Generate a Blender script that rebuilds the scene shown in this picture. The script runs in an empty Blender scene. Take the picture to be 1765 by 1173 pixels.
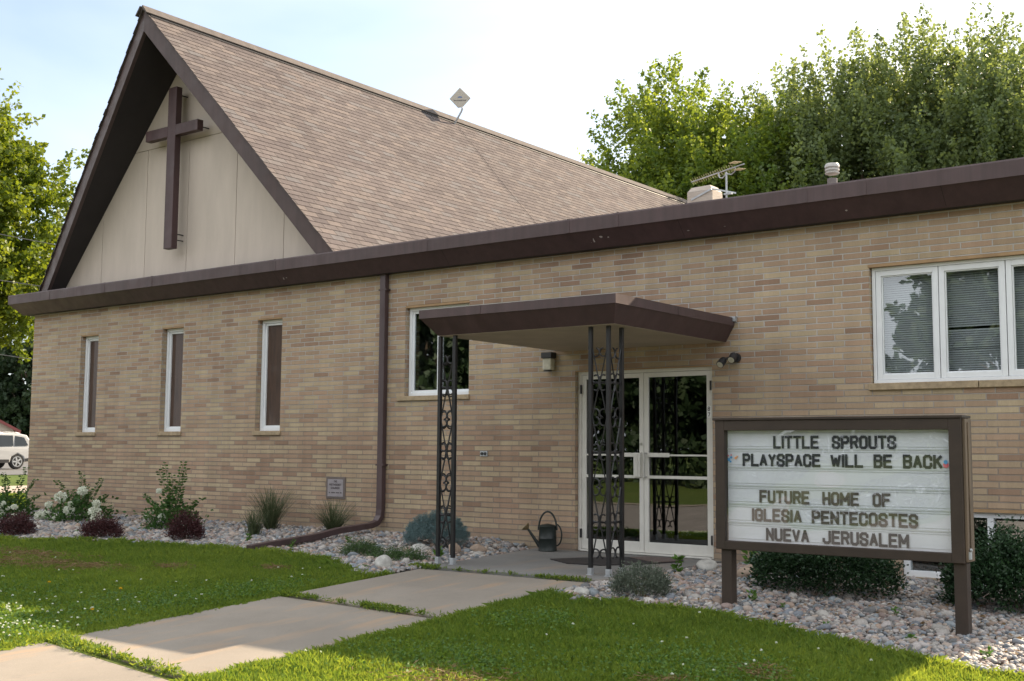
import bpy, math, random
import numpy as np
from mathutils import Vector, Matrix
R = math.radians
SC = bpy.context.scene
COL = SC.collection

# ------------------------------------------------------------------ camera, sky, sun, exposure
cam_data = bpy.data.cameras.new('camera')
cam = bpy.data.objects.new('camera', cam_data)
COL.objects.link(cam)
cam_data.sensor_width = 36.0
cam_data.lens = 2028.14 / 1765 * 36
cam_data.clip_end = 3000
cam_data.dof.use_dof = True
cam_data.dof.focus_distance = 12.0
cam_data.dof.aperture_fstop = 6.3
rt = Vector((0.79768214, 0.60303657, 0.00707784))
up = Vector((0.05100072, -0.07914738, 0.99555744))
fw = Vector((-0.60091774, 0.79377741, 0.09388975))
cam.matrix_world = Matrix(((rt.x, up.x, -fw.x, 0), (rt.y, up.y, -fw.y, 0), (rt.z, up.z, -fw.z, 1.62), (0, 0, 0, 1)))
SC.camera = cam
SC.view_settings.view_transform = 'Standard'
SC.view_settings.look = 'None'
SC.view_settings.gamma = 1.0
SC.view_settings.exposure = 1.46

SUN_AZ, SUN_EL = 13.3, 35.1          # degrees from +y towards +x, elevation
world = bpy.data.worlds.new('World')
SC.world = world
world.use_nodes = True
wn, wl = world.node_tree.nodes, world.node_tree.links
bg = wn['Background']
sky = wn.new('ShaderNodeTexSky')
sky.sky_type = 'NISHITA'
sky.sun_disc = False
sky.sun_elevation = R(SUN_EL)
sky.sun_rotation = R(SUN_AZ)
sky.air_density = 1.0
sky.dust_density = 1.6
sky.ozone_density = 2.6
tc = wn.new('ShaderNodeTexCoord')
mp = wn.new('ShaderNodeMapping')
mp.inputs['Scale'].default_value = (1.0, 1.0, 3.2)
wl.new(tc.outputs['Generated'], mp.inputs['Vector'])
cn = wn.new('ShaderNodeTexNoise')
cn.inputs['Scale'].default_value = 1.7
cn.inputs['Detail'].default_value = 5.0
cn.inputs['Roughness'].default_value = 0.5
cn.inputs['Distortion'].default_value = 0.3
wl.new(mp.outputs['Vector'], cn.inputs['Vector'])
cr = wn.new('ShaderNodeValToRGB')
cr.color_ramp.elements[0].position = 0.36
cr.color_ramp.elements[0].color = (0.42, 0.42, 0.42, 1)
cr.color_ramp.elements[1].position = 0.66
cr.color_ramp.elements[1].color = (0.75, 0.75, 0.75, 1)
wl.new(cn.outputs['Fac'], cr.inputs['Fac'])
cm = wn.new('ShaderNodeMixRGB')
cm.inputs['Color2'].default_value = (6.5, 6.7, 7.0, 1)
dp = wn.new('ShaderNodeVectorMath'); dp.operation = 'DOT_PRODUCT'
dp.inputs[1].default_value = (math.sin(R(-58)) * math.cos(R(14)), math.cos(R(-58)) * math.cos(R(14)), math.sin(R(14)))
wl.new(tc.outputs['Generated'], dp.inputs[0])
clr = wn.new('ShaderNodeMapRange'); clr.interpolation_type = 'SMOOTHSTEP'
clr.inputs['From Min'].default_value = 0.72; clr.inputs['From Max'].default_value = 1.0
clr.inputs['To Min'].default_value = 0.55; clr.inputs['To Max'].default_value = -0.26  # unseen cloud added behind and overhead to strengthen ambient light, thinned at left
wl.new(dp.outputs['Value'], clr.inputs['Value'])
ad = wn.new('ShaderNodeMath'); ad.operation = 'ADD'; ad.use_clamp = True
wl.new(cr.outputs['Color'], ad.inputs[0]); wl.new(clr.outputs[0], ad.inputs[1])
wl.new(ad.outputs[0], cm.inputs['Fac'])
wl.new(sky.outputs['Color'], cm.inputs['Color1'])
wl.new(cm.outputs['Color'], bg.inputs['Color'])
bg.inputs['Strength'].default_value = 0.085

sun_data = bpy.data.lights.new('sun', 'SUN')
sun_data.energy = 4.8
sun_data.angle = R(0.55)
sun_data.color = (1.0, 0.82, 0.60)
sun = bpy.data.objects.new('sun', sun_data)
COL.objects.link(sun)
sd = Vector((math.sin(R(SUN_AZ)) * math.cos(R(SUN_EL)), math.cos(R(SUN_AZ)) * math.cos(R(SUN_EL)), math.sin(R(SUN_EL))))
sun.rotation_euler = (-sd).to_track_quat('-Z', 'Y').to_euler()
sun.location = (0, 40, 40)

# ------------------------------------------------------------------ materials
def new_mat(name):
    m = bpy.data.materials.new(name)
    m.use_nodes = True
    nt = m.node_tree
    return m, nt, nt.nodes, nt.links, nt.nodes['Principled BSDF']

class NG:
    """small node helper"""
    def __init__(s, nt): s.nt, s.n, s.l = nt, nt.nodes, nt.links
    def put(s, sock, v):
        if isinstance(v, bpy.types.NodeSocket): s.l.new(v, sock)
        else: sock.default_value = v
    def m(s, op, a, b=0.0, c=None):
        n = s.n.new('ShaderNodeMath'); n.operation = op
        s.put(n.inputs[0], a); s.put(n.inputs[1], b)
        if c is not None: s.put(n.inputs[2], c)
        return n.outputs[0]
    def noise(s, vec, scale, detail=3.0, rough=0.55, out='Fac', dist=0.0):
        n = s.n.new('ShaderNodeTexNoise')
        if vec is not None: s.l.new(vec, n.inputs['Vector'])
        n.inputs['Scale'].default_value = scale
        n.inputs['Detail'].default_value = detail
        n.inputs['Roughness'].default_value = rough
        n.inputs['Distortion'].default_value = dist
        return n.outputs[out]
    def ramp(s, f, stops, interp='LINEAR'):
        n = s.n.new('ShaderNodeValToRGB'); n.color_ramp.interpolation = interp
        e = n.color_ramp.elements
        while len(e) < len(stops): e.new(0.5)
        for k, (p, c) in enumerate(stops):
            e[k].position = p; e[k].color = (c[0], c[1], c[2], 1) if not isinstance(c, float) else (c, c, c, 1)
        s.put(n.inputs['Fac'], f)
        return n.outputs['Color']
    def mix(s, f, a, b, mode='MIX'):
        n = s.n.new('ShaderNodeMixRGB'); n.blend_type = mode
        s.put(n.inputs['Fac'], f)
        for k, v in (('Color1', a), ('Color2', b)):
            if isinstance(v, tuple) and len(v) == 3: v = v + (1,)
            s.put(n.inputs[k], v)
        return n.outputs['Color']
    def comb(s, x, y, z=0.0):
        n = s.n.new('ShaderNodeCombineXYZ')
        for k, v in enumerate((x, y, z)): s.put(n.inputs[k], v)
        return n.outputs[0]
    def sep(s, v):
        n = s.n.new('ShaderNodeSeparateXYZ'); s.l.new(v, n.inputs[0]); return n.outputs
    def obj(s): return s.n.new('ShaderNodeTexCoord').outputs['Object']
    def bump(s, h, dist, strength=1.0):
        n = s.n.new('ShaderNodeBump'); s.put(n.inputs['Height'], h)
        n.inputs['Distance'].default_value = dist; n.inputs['Strength'].default_value = strength
        return n.outputs['Normal']

def pm(name, col, rough=0.6, var=0.18, scale=3.0, bump=0.0, bscale=60.0, metal=0.0, spec=0.5, stretch=(1, 1, 1)):
    m, nt, n, l, b = new_mat(name)
    g = NG(nt)
    o = g.obj()
    mpn = n.new('ShaderNodeMapping'); mpn.inputs['Scale'].default_value = stretch
    l.new(o, mpn.inputs['Vector']); v = mpn.outputs[0]
    f = g.noise(v, scale, 6.0, 0.62)
    lo = tuple(c * (1 - var) for c in col); hi = tuple(min(1, c * (1 + var)) for c in col)
    c = g.ramp(f, [(0.3, lo), (0.7, hi)])
    l.new(c, b.inputs['Base Color'])
    b.inputs['Roughness'].default_value = rough
    b.inputs['Metallic'].default_value = metal
    b.inputs['Specular IOR Level'].default_value = spec
    if bump:
        l.new(g.bump(g.noise(v, bscale, 4.0), bump), b.inputs['Normal'])
    return m

def brick_mat():
    m, nt, n, l, b = new_mat('buff_brick')
    g = NG(nt); o = g.obj(); x, y, z = g.sep(o)
    geo = n.new('ShaderNodeNewGeometry')
    nx, ny, nz = g.sep(geo.outputs['True Normal'])
    side = g.m('GREATER_THAN', g.m('ABSOLUTE', nx), 0.5)
    u = g.m('ADD', g.m('MULTIPLY', x, g.m('SUBTRACT', 1.0, side)), g.m('MULTIPLY', y, side))
    PH, PL, J = 0.0672, 0.311, 0.0115
    zr = g.m('DIVIDE', g.m('ADD', z, 5.0), PH)
    row = g.m('FLOOR', zr)
    wr = n.new('ShaderNodeTexWhiteNoise'); wr.noise_dimensions = '1D'; l.new(row, wr.inputs['W'])
    off = g.m('ADD', g.m('MULTIPLY', g.m('MODULO', row, 2.0), 0.36), g.m('MULTIPLY', wr.outputs['Value'], 0.10))
    uc = g.m('ADD', g.m('DIVIDE', g.m('ADD', u, 60.0), PL), off)
    colid = g.m('FLOOR', uc)
    fu = g.m('MULTIPLY', g.m('FRACT', uc), PL)
    fv = g.m('MULTIPLY', g.m('FRACT', zr), PH)
    wob = g.m('MULTIPLY', g.m('SUBTRACT', g.noise(o, 45.0, 2.0), 0.5), 0.006)
    def edge(v): return g.m('MULTIPLY', g.m('SUBTRACT', g.m('ADD', v, wob), J), 450.0)
    mu = g.m('MINIMUM', g.m('MAXIMUM', edge(fu), 0.0), 1.0)
    mv = g.m('MINIMUM', g.m('MAXIMUM', edge(fv), 0.0), 1.0)
    isb = g.m('MULTIPLY', mu, mv)
    wn2 = n.new('ShaderNodeTexWhiteNoise'); wn2.noise_dimensions = '2D'
    l.new(g.comb(colid, row), wn2.inputs['Vector'])
    rnd = wn2.outputs['Value']
    # clusters of similar bricks, as laid from mixed pallets
    big = g.noise(o, 0.8, 2.0)
    rr = g.m('ADD', rnd, g.m('MULTIPLY', g.m('SUBTRACT', big, 0.5), 0.35))
    bc = g.ramp(rr, [(0.0, (0.456, 0.364, 0.240)), (0.22, (0.436, 0.335, 0.225)), (0.45, (0.419, 0.308, 0.208)),
                     (0.66, (0.400, 0.283, 0.195)), (0.86, (0.371, 0.253, 0.175)), (1.0, (0.306, 0.201, 0.139))])
    wn3 = n.new('ShaderNodeTexWhiteNoise'); wn3.noise_dimensions = '2D'
    l.new(g.comb(row, colid), wn3.inputs['Vector'])
    bc = g.mix(1.0, bc, g.ramp(wn3.outputs['Value'], [(0.0, 0.90), (1.0, 1.07)]), 'MULTIPLY')
    mpn = n.new('ShaderNodeMapping'); mpn.inputs['Scale'].default_value = (3.0, 3.0, 0.35)
    l.new(o, mpn.inputs['Vector'])
    wire = g.noise(mpn.outputs[0], 60.0, 3.0, 0.6)
    bc = g.mix(1.0, bc, g.ramp(wire, [(0.3, 0.90), (0.7, 1.08)]), 'MULTIPLY')
    bc = g.mix(0.8, bc, g.ramp(g.noise(o, 170.0, 2.0), [(0.25, 0.78), (0.55, 1.0)]), 'MULTIPLY')
    # mortar: pale near the eave where it stays clean, browner lower down where it is stained
    hz = g.m('ADD', g.m('MULTIPLY', z, 0.5), g.m('MULTIPLY', g.noise(o, 1.3, 3.0), 0.9))
    mc = g.ramp(hz, [(0.95, (0.285, 0.235, 0.185)), (1.0, (0.30, 0.25, 0.20)), ])
    mc = g.mix(g.ramp(g.m('MULTIPLY', hz, 0.4), [(0.42, 0.0), (0.75, 1.0)]), (0.275, 0.225, 0.18), (0.47, 0.44, 0.405))
    c = g.mix(isb, mc, bc)
    st = g.noise(o, 0.55, 4.0, 0.6)
    c = g.mix(1.0, c, g.ramp(st, [(0.3, 0.88), (0.7, 1.08)]), 'MULTIPLY')
    mps = n.new('ShaderNodeMapping'); mps.inputs['Scale'].default_value = (5.0, 5.0, 0.35); l.new(o, mps.inputs['Vector'])
    c = g.mix(1.0, c, g.ramp(g.noise(mps.outputs[0], 1.0, 5.0, 0.7), [(0.32, 0.88), (0.62, 1.05)]), 'MULTIPLY')
    # splashed soil along the foot of the wall
    low = g.m('ADD', z, g.m('MULTIPLY', g.noise(o, 4.0, 4.0), 0.25))
    c = g.mix(g.ramp(low, [(0.16, 0.45), (0.42, 0.0)]), c, (0.27, 0.225, 0.18))
    l.new(c, b.inputs['Base Color'])
    b.inputs['Roughness'].default_value = 0.88
    b.inputs['Specular IOR Level'].default_value = 0.25
    h = g.m('ADD', g.m('MULTIPLY', isb, 1.0), g.m('MULTIPLY', wire, 0.22))
    l.new(g.bump(h, 0.011), b.inputs['Normal'])
    return m

def shingle_mat():
    m, nt, n, l, b = new_mat('asphalt_shingles')
    g = NG(nt)
    uvn = n.new('ShaderNodeUVMap'); uvn.uv_map = 'slope'
    u, v, _ = g.sep(uvn.outputs[0])           # u metres along the roof, v course number
    row = g.m('FLOOR', v)
    wr = n.new('ShaderNodeTexWhiteNoise'); wr.noise_dimensions = '1D'; l.new(row, wr.inputs['W'])
    uc = g.m('ADD', g.m('DIVIDE', u, 0.305), g.m('ADD', g.m('MULTIPLY', g.m('MODULO', row, 2.0), 0.5), g.m('MULTIPLY', wr.outputs['Value'], 0.12)))
    cid = g.m('FLOOR', uc); fu = g.m('FRACT', uc); fv = g.m('FRACT', v)
    w = n.new('ShaderNodeTexWhiteNoise'); w.noise_dimensions = '2D'; l.new(g.comb(cid, row), w.inputs['Vector'])
    c = g.ramp(w.outputs['Value'], [(0.0, (0.084, 0.070, 0.070)), (0.3, (0.102, 0.085, 0.083)), (0.6, (0.113, 0.095, 0.092)),
                                    (0.8, (0.133, 0.110, 0.102)), (1.0, (0.111, 0.103, 0.105))])
    o = g.obj()
    c = g.mix(1.0, c, g.ramp(g.noise(o, 0.5, 4.0), [(0.3, 0.93), (0.7, 1.07)]), 'MULTIPLY')
    c = g.mix(1.0, c, g.ramp(g.noise(o, 9.0, 4.0), [(0.3, 0.86), (0.7, 1.12)]), 'MULTIPLY')
    c = g.mix(1.0, c, g.ramp(g.noise(o, 130.0, 2.0), [(0.3, 0.72), (0.7, 1.25)]), 'MULTIPLY')
    slot = g.m('LESS_THAN', fu, 0.05)
    c = g.mix(g.m('MULTIPLY', slot, 0.75), c, (0.04, 0.033, 0.03))
    lip = g.m('LESS_THAN', fv, 0.0)
    l.new(c, b.inputs['Base Color'])
    b.inputs['Roughness'].default_value = 0.95
    b.inputs['Specular IOR Level'].default_value = 0.2
    h = g.m('ADD', g.m('MULTIPLY', g.m('SUBTRACT', 1.0, slot), 1.0), g.m('MULTIPLY', g.noise(o, 130.0, 2.0), 0.4))
    l.new(g.bump(h, 0.003), b.inputs['Normal'])
    return m

def leaf_mat(name, c1, c2, trans=0.45, rough=0.55, tcol=None):
    """c1..c2 chosen by the 'tint' attribute stored per leaf"""
    m, nt, n, l, b = new_mat(name)
    g = NG(nt)
    a = n.new('ShaderNodeAttribute'); a.attribute_name = 'tint'
    c = g.ramp(a.outputs['Fac'], [(0.0, c1), (1.0, c2)])
    l.new(c, b.inputs['Base Color'])
    b.inputs['Roughness'].default_value = rough
    b.inputs['Specular IOR Level'].default_value = 0.3
    t = n.new('ShaderNodeBsdfTranslucent')
    if tcol: l.new(g.mix(1.0, c, tcol, 'MULTIPLY'), t.inputs['Color'])
    else: l.new(c, t.inputs['Color'])
    ms = n.new('ShaderNodeMixShader'); ms.inputs[0].default_value = trans
    l.new(b.outputs[0], ms.inputs[1]); l.new(t.outputs[0], ms.inputs[2])
    l.new(ms.outputs[0], n['Material Output'].inputs['Surface'])
    return m

def glass_mat(name, f0=0.1, tint=(0.6, 0.62, 0.6), wave=0.0):
    m, nt, n, l, b = new_mat(name)
    g = NG(nt)
    tr = n.new('ShaderNodeBsdfTransparent'); tr.inputs[0].default_value = tint + (1,)
    gl = n.new('ShaderNodeBsdfGlossy'); gl.inputs['Roughness'].default_value = 0.01
    gl.inputs['Color'].default_value = (0.9, 0.93, 0.95, 1)
    lw = n.new('ShaderNodeLayerWeight'); lw.inputs['Blend'].default_value = 0.5
    fr = g.m('ADD', f0, g.m('MULTIPLY', 1.0 - f0, g.m('POWER', lw.outputs['Facing'], 4.0)))
    if wave:
        nm = g.bump(g.noise(g.obj(), 1.4, 1.0), wave)
        l.new(nm, gl.inputs['Normal'])
    ms = n.new('ShaderNodeMixShader')
    l.new(fr, ms.inputs[0]); l.new(tr.outputs[0], ms.inputs[1]); l.new(gl.outputs[0], ms.inputs[2])
    l.new(ms.outputs[0], n['Material Output'].inputs['Surface'])
    return m

def attr_mat(name, rough=0.7, var=0.25, scale=25.0):
    m, nt, n, l, b = new_mat(name)
    g = NG(nt)
    a = n.new('ShaderNodeAttribute'); a.attribute_name = 'colr'
    c = g.mix(1.0, a.outputs['Color'], g.ramp(g.noise(g.obj(), scale, 4.0), [(0.3, 1 - var), (0.7, 1 + var * 0.6)]), 'MULTIPLY')
    l.new(c, b.inputs['Base Color']); b.inputs['Roughness'].default_value = rough
    b.inputs['Specular IOR Level'].default_value = 0.35
    return m

M = {}
M['brick'] = brick_mat()
M['shingle'] = shingle_mat()
def brown_paint(name, col, rough):
    m, nt, n, l, b = new_mat(name)
    g = NG(nt); o = g.obj()
    f = g.noise(o, 0.9, 5.0, 0.6)
    c = g.ramp(f, [(0.3, tuple(k * 0.86 for k in col)), (0.7, tuple(k * 1.16 for k in col))])
    c = g.mix(g.ramp(g.noise(o, 26.0, 3.0, 0.7), [(0.66, 0.0), (0.74, 0.3)]), c, tuple(min(1, k * 1.9 + 0.02) for k in col))
    mpn = n.new('ShaderNodeMapping'); mpn.inputs['Scale'].default_value = (9.0, 9.0, 0.5); l.new(o, mpn.inputs['Vector'])
    c = g.mix(1.0, c, g.ramp(g.noise(mpn.outputs[0], 1.0, 5.0, 0.7), [(0.3, 0.82), (0.7, 1.22)]), 'MULTIPLY')
    l.new(c, b.inputs['Base Color'])
    l.new(g.ramp(g.noise(o, 5.0, 4.0), [(0.3, rough - 0.08), (0.7, rough + 0.1)]), b.inputs['Roughness'])
    l.new(g.bump(g.noise(o, 2.2, 2.0), 0.008), b.inputs['Normal'])
    return m
M['coping'] = brown_paint('brown_metal_coping', (0.064, 0.040, 0.041), 0.55)
M['fascia'] = brown_paint('brown_painted_fascia', (0.052, 0.029, 0.030), 0.55)
M['soffit_dark'] = pm('dark_brown_soffit', (0.020, 0.016, 0.017), 0.75)
M['cross'] = brown_paint('brown_painted_timber', (0.062, 0.033, 0.035), 0.55)
M['barge'] = brown_paint('brown_bargeboard', (0.062, 0.040, 0.038), 0.55)
M['panel'] = pm('cream_gable_board', (0.52, 0.45, 0.39), 0.8, 0.08, 3.5, 0.004, 40, stretch=(1, 1, 0.2))
M['seam'] = pm('panel_seam', (0.22, 0.18, 0.14), 0.8)
M['soffit_tan'] = pm('canopy_soffit_board', (0.42, 0.35, 0.27), 0.8, 0.14, 2.0)
M['white'] = pm('white_vinyl', (0.74, 0.76, 0.78), 0.42, 0.04, 5.0)
M['alu'] = pm('cream_aluminium', (0.68, 0.66, 0.61), 0.4, 0.07, 4.0)
M['steel'] = pm('brushed_steel', (0.45, 0.44, 0.42), 0.35, 0.1, 8.0, metal=0.7)
M['galv'] = pm('galvanised_steel', (0.42, 0.44, 0.46), 0.5, 0.2, 9.0, metal=0.5)
M['black'] = pm('black_iron_paint', (0.011, 0.011, 0.013), 0.42, 0.3, 8.0, 0.001, 120)
M['black_plastic'] = pm('black_plastic', (0.02, 0.02, 0.022), 0.45)
M['rubber'] = pm('black_rubber_mat', (0.022, 0.018, 0.018), 0.7, 0.4, 14.0, 0.004, 40)
M['sill'] = pm('stone_sill', (0.34, 0.26, 0.165), 0.85, 0.25, 18.0, 0.003, 90)
M['lintel'] = pm('tan_lintel', (0.34, 0.215, 0.11), 0.7, 0.2, 6.0)
M['glass'] = glass_mat('window_glass', 0.20, (0.84, 0.87, 0.87), 0.003)
M['glass_door'] = glass_mat('door_glass', 0.13, (0.36, 0.36, 0.35), 0.002)
M['glass_sign'] = glass_mat('sign_glazing', 0.10, (0.98, 0.99, 0.99), 0.03)
M['lamp_glass'] = pm('lamp_glass', (0.55, 0.52, 0.42), 0.15, 0.2, 20.0)
M['bronze_glass'] = pm('brown_textured_glass', (0.062, 0.032, 0.020), 0.65, 0.35, 3.0, 0.004, 110, stretch=(8, 8, 1))
M['bronze_glass'].node_tree.nodes['Principled BSDF'].inputs['Coat Weight'].default_value = 0.35
M['bronze_glass'].node_tree.nodes['Principled BSDF'].inputs['Coat Roughness'].default_value = 0.05
M['interior'] = pm('interior_paint', (0.16, 0.15, 0.14), 0.9)
M['blind'] = pm('blind_slats', (0.40, 0.43, 0.44), 0.6, 0.05)
M['roof_deck'] = pm('roof_membrane', (0.12, 0.11, 0.11), 0.9, 0.2, 2.0)
M['sign_brown'] = pm('brown_sign_metal', (0.034, 0.022, 0.015), 0.65, 0.2, 6.0, 0.001, 60)
M['sign_side'] = pm('weathered_brown_timber', (0.13, 0.093, 0.062), 0.7, 0.35, 9.0, 0.002, 60, stretch=(1, 1, 0.15))
M['sign_white'] = pm('white_sign_panel', (0.66, 0.68, 0.73), 0.5, 0.07, 2.5)
M['sign_rail'] = pm('sign_rail', (0.50, 0.53, 0.54), 0.5, 0.05)
M['letter'] = pm('navy_letters', (0.022, 0.024, 0.034), 0.35, 0.2, 8)
M['letter_reflection'] = pm('reflection_brown_letters', (0.095, 0.080, 0.070), 0.4, 0.3, 12)  # browner than the navy: reflection in the glazing is put into this colour
M['pink'] = pm('pink_sticker', (0.70, 0.14, 0.20), 0.5)
M['blue'] = pm('blue_sticker', (0.08, 0.33, 0.62), 0.5)
M['orange'] = pm('orange_sticker', (0.78, 0.36, 0.15), 0.5)
M['plate_white'] = pm('white_number_plate', (0.85, 0.85, 0.83), 0.5, 0.03)
M['plaque_frame'] = pm('plaque_frame', (0.125, 0.10, 0.09), 0.6)
M['plaque'] = pm('plaque_face', (0.27, 0.245, 0.255), 0.55, 0.12, 12)
M['plaque_text'] = pm('plaque_lettering', (0.08, 0.065, 0.07), 0.6)
M['can'] = pm('dark_green_can', (0.009, 0.015, 0.013), 0.42, 0.3, 10)
M['brass'] = pm('dull_brass', (0.24, 0.18, 0.095), 0.5, 0.25, 14, metal=0.4)
M['spout'] = M['can']
M['beige_dish'] = pm('beige_radome', (0.44, 0.41, 0.36), 0.5, 0.05)
M['dish_blue'] = pm('blue_logo', (0.10, 0.17, 0.36), 0.5)
M['dish_text'] = pm('grey_logo', (0.13, 0.12, 0.12), 0.5)
M['chimney'] = pm('painted_chimney_brick', (0.44, 0.38, 0.33), 0.85, 0.12, 9, 0.006, 16, stretch=(1, 1, 3))
M['yellow'] = pm('yellow_antenna_rods', (0.30, 0.235, 0.11), 0.5)
M['vent'] = pm('weathered_vent_cap', (0.46, 0.44, 0.42), 0.5, 0.2, 12)
M['vent_pipe'] = pm('brown_vent_pipe', (0.15, 0.125, 0.12), 0.5, 0.15, 12)
M['bark'] = pm('bark', (0.085, 0.063, 0.045), 0.9, 0.35, 6.0, 0.02, 20, stretch=(1, 1, 0.3))
M['stem'] = pm('green_stem', (0.10, 0.11, 0.045), 0.7)
M['car_white'] = pm('white_car_paint', (0.42, 0.42, 0.42), 0.25, 0.02)
M['car_black'] = pm('black_car_trim', (0.02, 0.02, 0.022), 0.5)
M['car_glass'] = pm('dark_car_glass', (0.018, 0.022, 0.025), 0.06)
M['red_tail'] = pm('red_lens', (0.4, 0.02, 0.02), 0.2)
M['tyre'] = pm('tyre_rubber', (0.02, 0.02, 0.02), 0.85)
M['siding'] = pm('pale_siding', (0.50, 0.44, 0.36), 0.7, 0.1, 6)
M['red_roof'] = pm('red_roof', (0.22, 0.06, 0.055), 0.7)
M['red_trim'] = pm('red_trim', (0.25, 0.09, 0.07), 0.7)
M['wire'] = pm('wire_grey', (0.10, 0.10, 0.10), 0.6)

def ground_mat():
    m, nt, n, l, b = new_mat('lawn_soil')
    g = NG(nt); o = g.obj()
    c = g.ramp(g.noise(o, 0.35, 6.0, 0.65), [(0.3, (0.062, 0.098, 0.020)), (0.55, (0.085, 0.125, 0.027)), (0.75, (0.115, 0.13, 0.040))])
    c = g.mix(g.ramp(g.noise(o, 7.0, 5.0, 0.7), [(0.45, 0.0), (0.75, 0.55)]), c, (0.085, 0.068, 0.035))
    l.new(c, b.inputs['Base Color']); b.inputs['Roughness'].default_value = 0.95
    b.inputs['Specular IOR Level'].default_value = 0.1
    l.new(g.bump(g.noise(o, 30.0, 5.0, 0.7), 0.03), b.inputs['Normal'])
    return m
M['ground'] = ground_mat()
def concrete_mat(name, col, tanf):
    m, nt, n, l, b = new_mat(name)
    g = NG(nt); o = g.obj()
    c = g.ramp(g.noise(o, 1.1, 6.0, 0.6), [(0.3, tuple(k * 0.86 for k in col)), (0.7, tuple(k * 1.1 for k in col))])
    c = g.mix(1.0, c, g.ramp(g.noise(o, 260.0, 2.0), [(0.3, 0.82), (0.7, 1.12)]), 'MULTIPLY')
    mpn = n.new('ShaderNodeMapping'); mpn.inputs['Scale'].default_value = (1.0, 0.16, 1.0); mpn.inputs['Rotation'].default_value = (0, 0, 0.15)
    l.new(o, mpn.inputs['Vector'])
    c = g.mix(g.ramp(g.noise(mpn.outputs[0], 4.5, 4.0, 0.6), [(0.52, 0.0), (0.72, tanf)]), c, (0.38, 0.24, 0.13))
    c = g.mix(g.ramp(g.noise(o, 3.3, 5.0, 0.7), [(0.62, 0.0), (0.70, 0.35)]), c, (0.17, 0.15, 0.13))
    # hairline cracks
    vo = n.new('ShaderNodeTexVoronoi'); vo.feature = 'DISTANCE_TO_EDGE'; vo.inputs['Scale'].default_value = 0.42
    l.new(g.noise(o, 1.2, 4.0, 0.6, out='Color'), vo.inputs['Vector'])
    mv = n.new('ShaderNodeVectorMath'); mv.operation = 'MULTIPLY_ADD'
    l.new(g.noise(o, 2.5, 4.0, 0.6, out='Color'), mv.inputs[0]); mv.inputs[1].default_value = (0.5, 0.5, 0.5); l.new(o, mv.inputs[2])
    l.new(mv.outputs[0], vo.inputs['Vector'])
    crack = g.ramp(vo.outputs['Distance'], [(0.0, 0.10), (0.002, 0.0)])
    c = g.mix(crack, c, (0.09, 0.08, 0.07))
    l.new(c, b.inputs['Base Color']); b.inputs['Roughness'].default_value = 0.9
    b.inputs['Specular IOR Level'].default_value = 0.25
    l.new(g.bump(g.noise(o, 120.0, 3.0), 0.002), b.inputs['Normal'])
    return m
M['concrete'] = concrete_mat('weathered_concrete', (0.235, 0.206, 0.172), 0.6)
M['porch'] = concrete_mat('grey_porch_concrete', (0.185, 0.18, 0.17), 0.25)
M['bedsoil'] = pm('bed_soil', (0.16, 0.13, 0.105), 0.95, 0.4, 25.0, 0.02, 60)
M['asphalt'] = pm('asphalt', (0.085, 0.083, 0.082), 0.9, 0.2, 2.0)
M['alley'] = pm('pale_gravel_lane', (0.36, 0.30, 0.25), 0.95, 0.2, 3.0)
M['pebble'] = attr_mat('river_pebbles', 0.62, 0.22, 60.0)
M['boulder'] = pm('pale_boulder', (0.38, 0.37, 0.34), 0.8, 0.3, 9.0, 0.02, 16)
M['boulder_tan'] = pm('tan_boulder', (0.33, 0.25, 0.19), 0.8, 0.3, 9.0, 0.02, 16)
M['grass'] = leaf_mat('grass_blades', (0.052, 0.125, 0.024), (0.155, 0.250, 0.055), 0.58, 0.5, (2.5, 1.7, 0.75))
M['drygrass'] = leaf_mat('dry_grass', (0.16, 0.10, 0.045), (0.27, 0.18, 0.09), 0.3, 0.7)
M['maple'] = leaf_mat('maple_leaves', (0.080, 0.145, 0.030), (0.225, 0.300, 0.060), 0.55, 0.5, (1.45, 1.25, 0.5))
M['ash'] = leaf_mat('grey_green_leaves', (0.105, 0.150, 0.075), (0.225, 0.285, 0.125), 0.52, 0.45, (1.35, 1.25, 0.6))
M['maple_left'] = leaf_mat('yellow_green_leaves', (0.070, 0.125, 0.016), (0.190, 0.250, 0.032), 0.5, 0.5, (1.4, 1.2, 0.5))
M['conifer'] = leaf_mat('dark_evergreen', (0.014, 0.032, 0.014), (0.035, 0.062, 0.022), 0.15, 0.6)
M['hydr'] = leaf_mat('hydrangea_leaves', (0.028, 0.075, 0.018), (0.080, 0.155, 0.035), 0.35, 0.5)
M['petal'] = leaf_mat('white_petals', (0.62, 0.66, 0.52), (0.85, 0.86, 0.78), 0.3, 0.6)
M['barberry'] = leaf_mat('burgundy_leaves', (0.035, 0.012, 0.014), (0.085, 0.030, 0.030), 0.2, 0.6)
M['spruce'] = leaf_mat('blue_spruce_needles', (0.080, 0.145, 0.150), (0.210, 0.300, 0.300), 0.15, 0.6)
M['shrub'] = leaf_mat('dark_green_leaves', (0.012, 0.034, 0.016), (0.040, 0.085, 0.032), 0.2, 0.4)
M['moundg'] = leaf_mat('mat_green_leaves', (0.035, 0.075, 0.022), (0.085, 0.145, 0.045), 0.25, 0.6)
M['catmint'] = leaf_mat('grey_green_catmint', (0.075, 0.095, 0.070), (0.155, 0.180, 0.135), 0.25, 0.7)
M['tallgrass'] = leaf_mat('fescue_blades', (0.045, 0.068, 0.030), (0.115, 0.135, 0.065), 0.3, 0.6)
M['weed'] = leaf_mat('weed_leaves', (0.06, 0.14, 0.02), (0.13, 0.25, 0.04), 0.4, 0.5)
M['yellow_petal'] = leaf_mat('dandelion', (0.70, 0.42, 0.02), (0.85, 0.55, 0.03), 0.2, 0.6)

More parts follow.
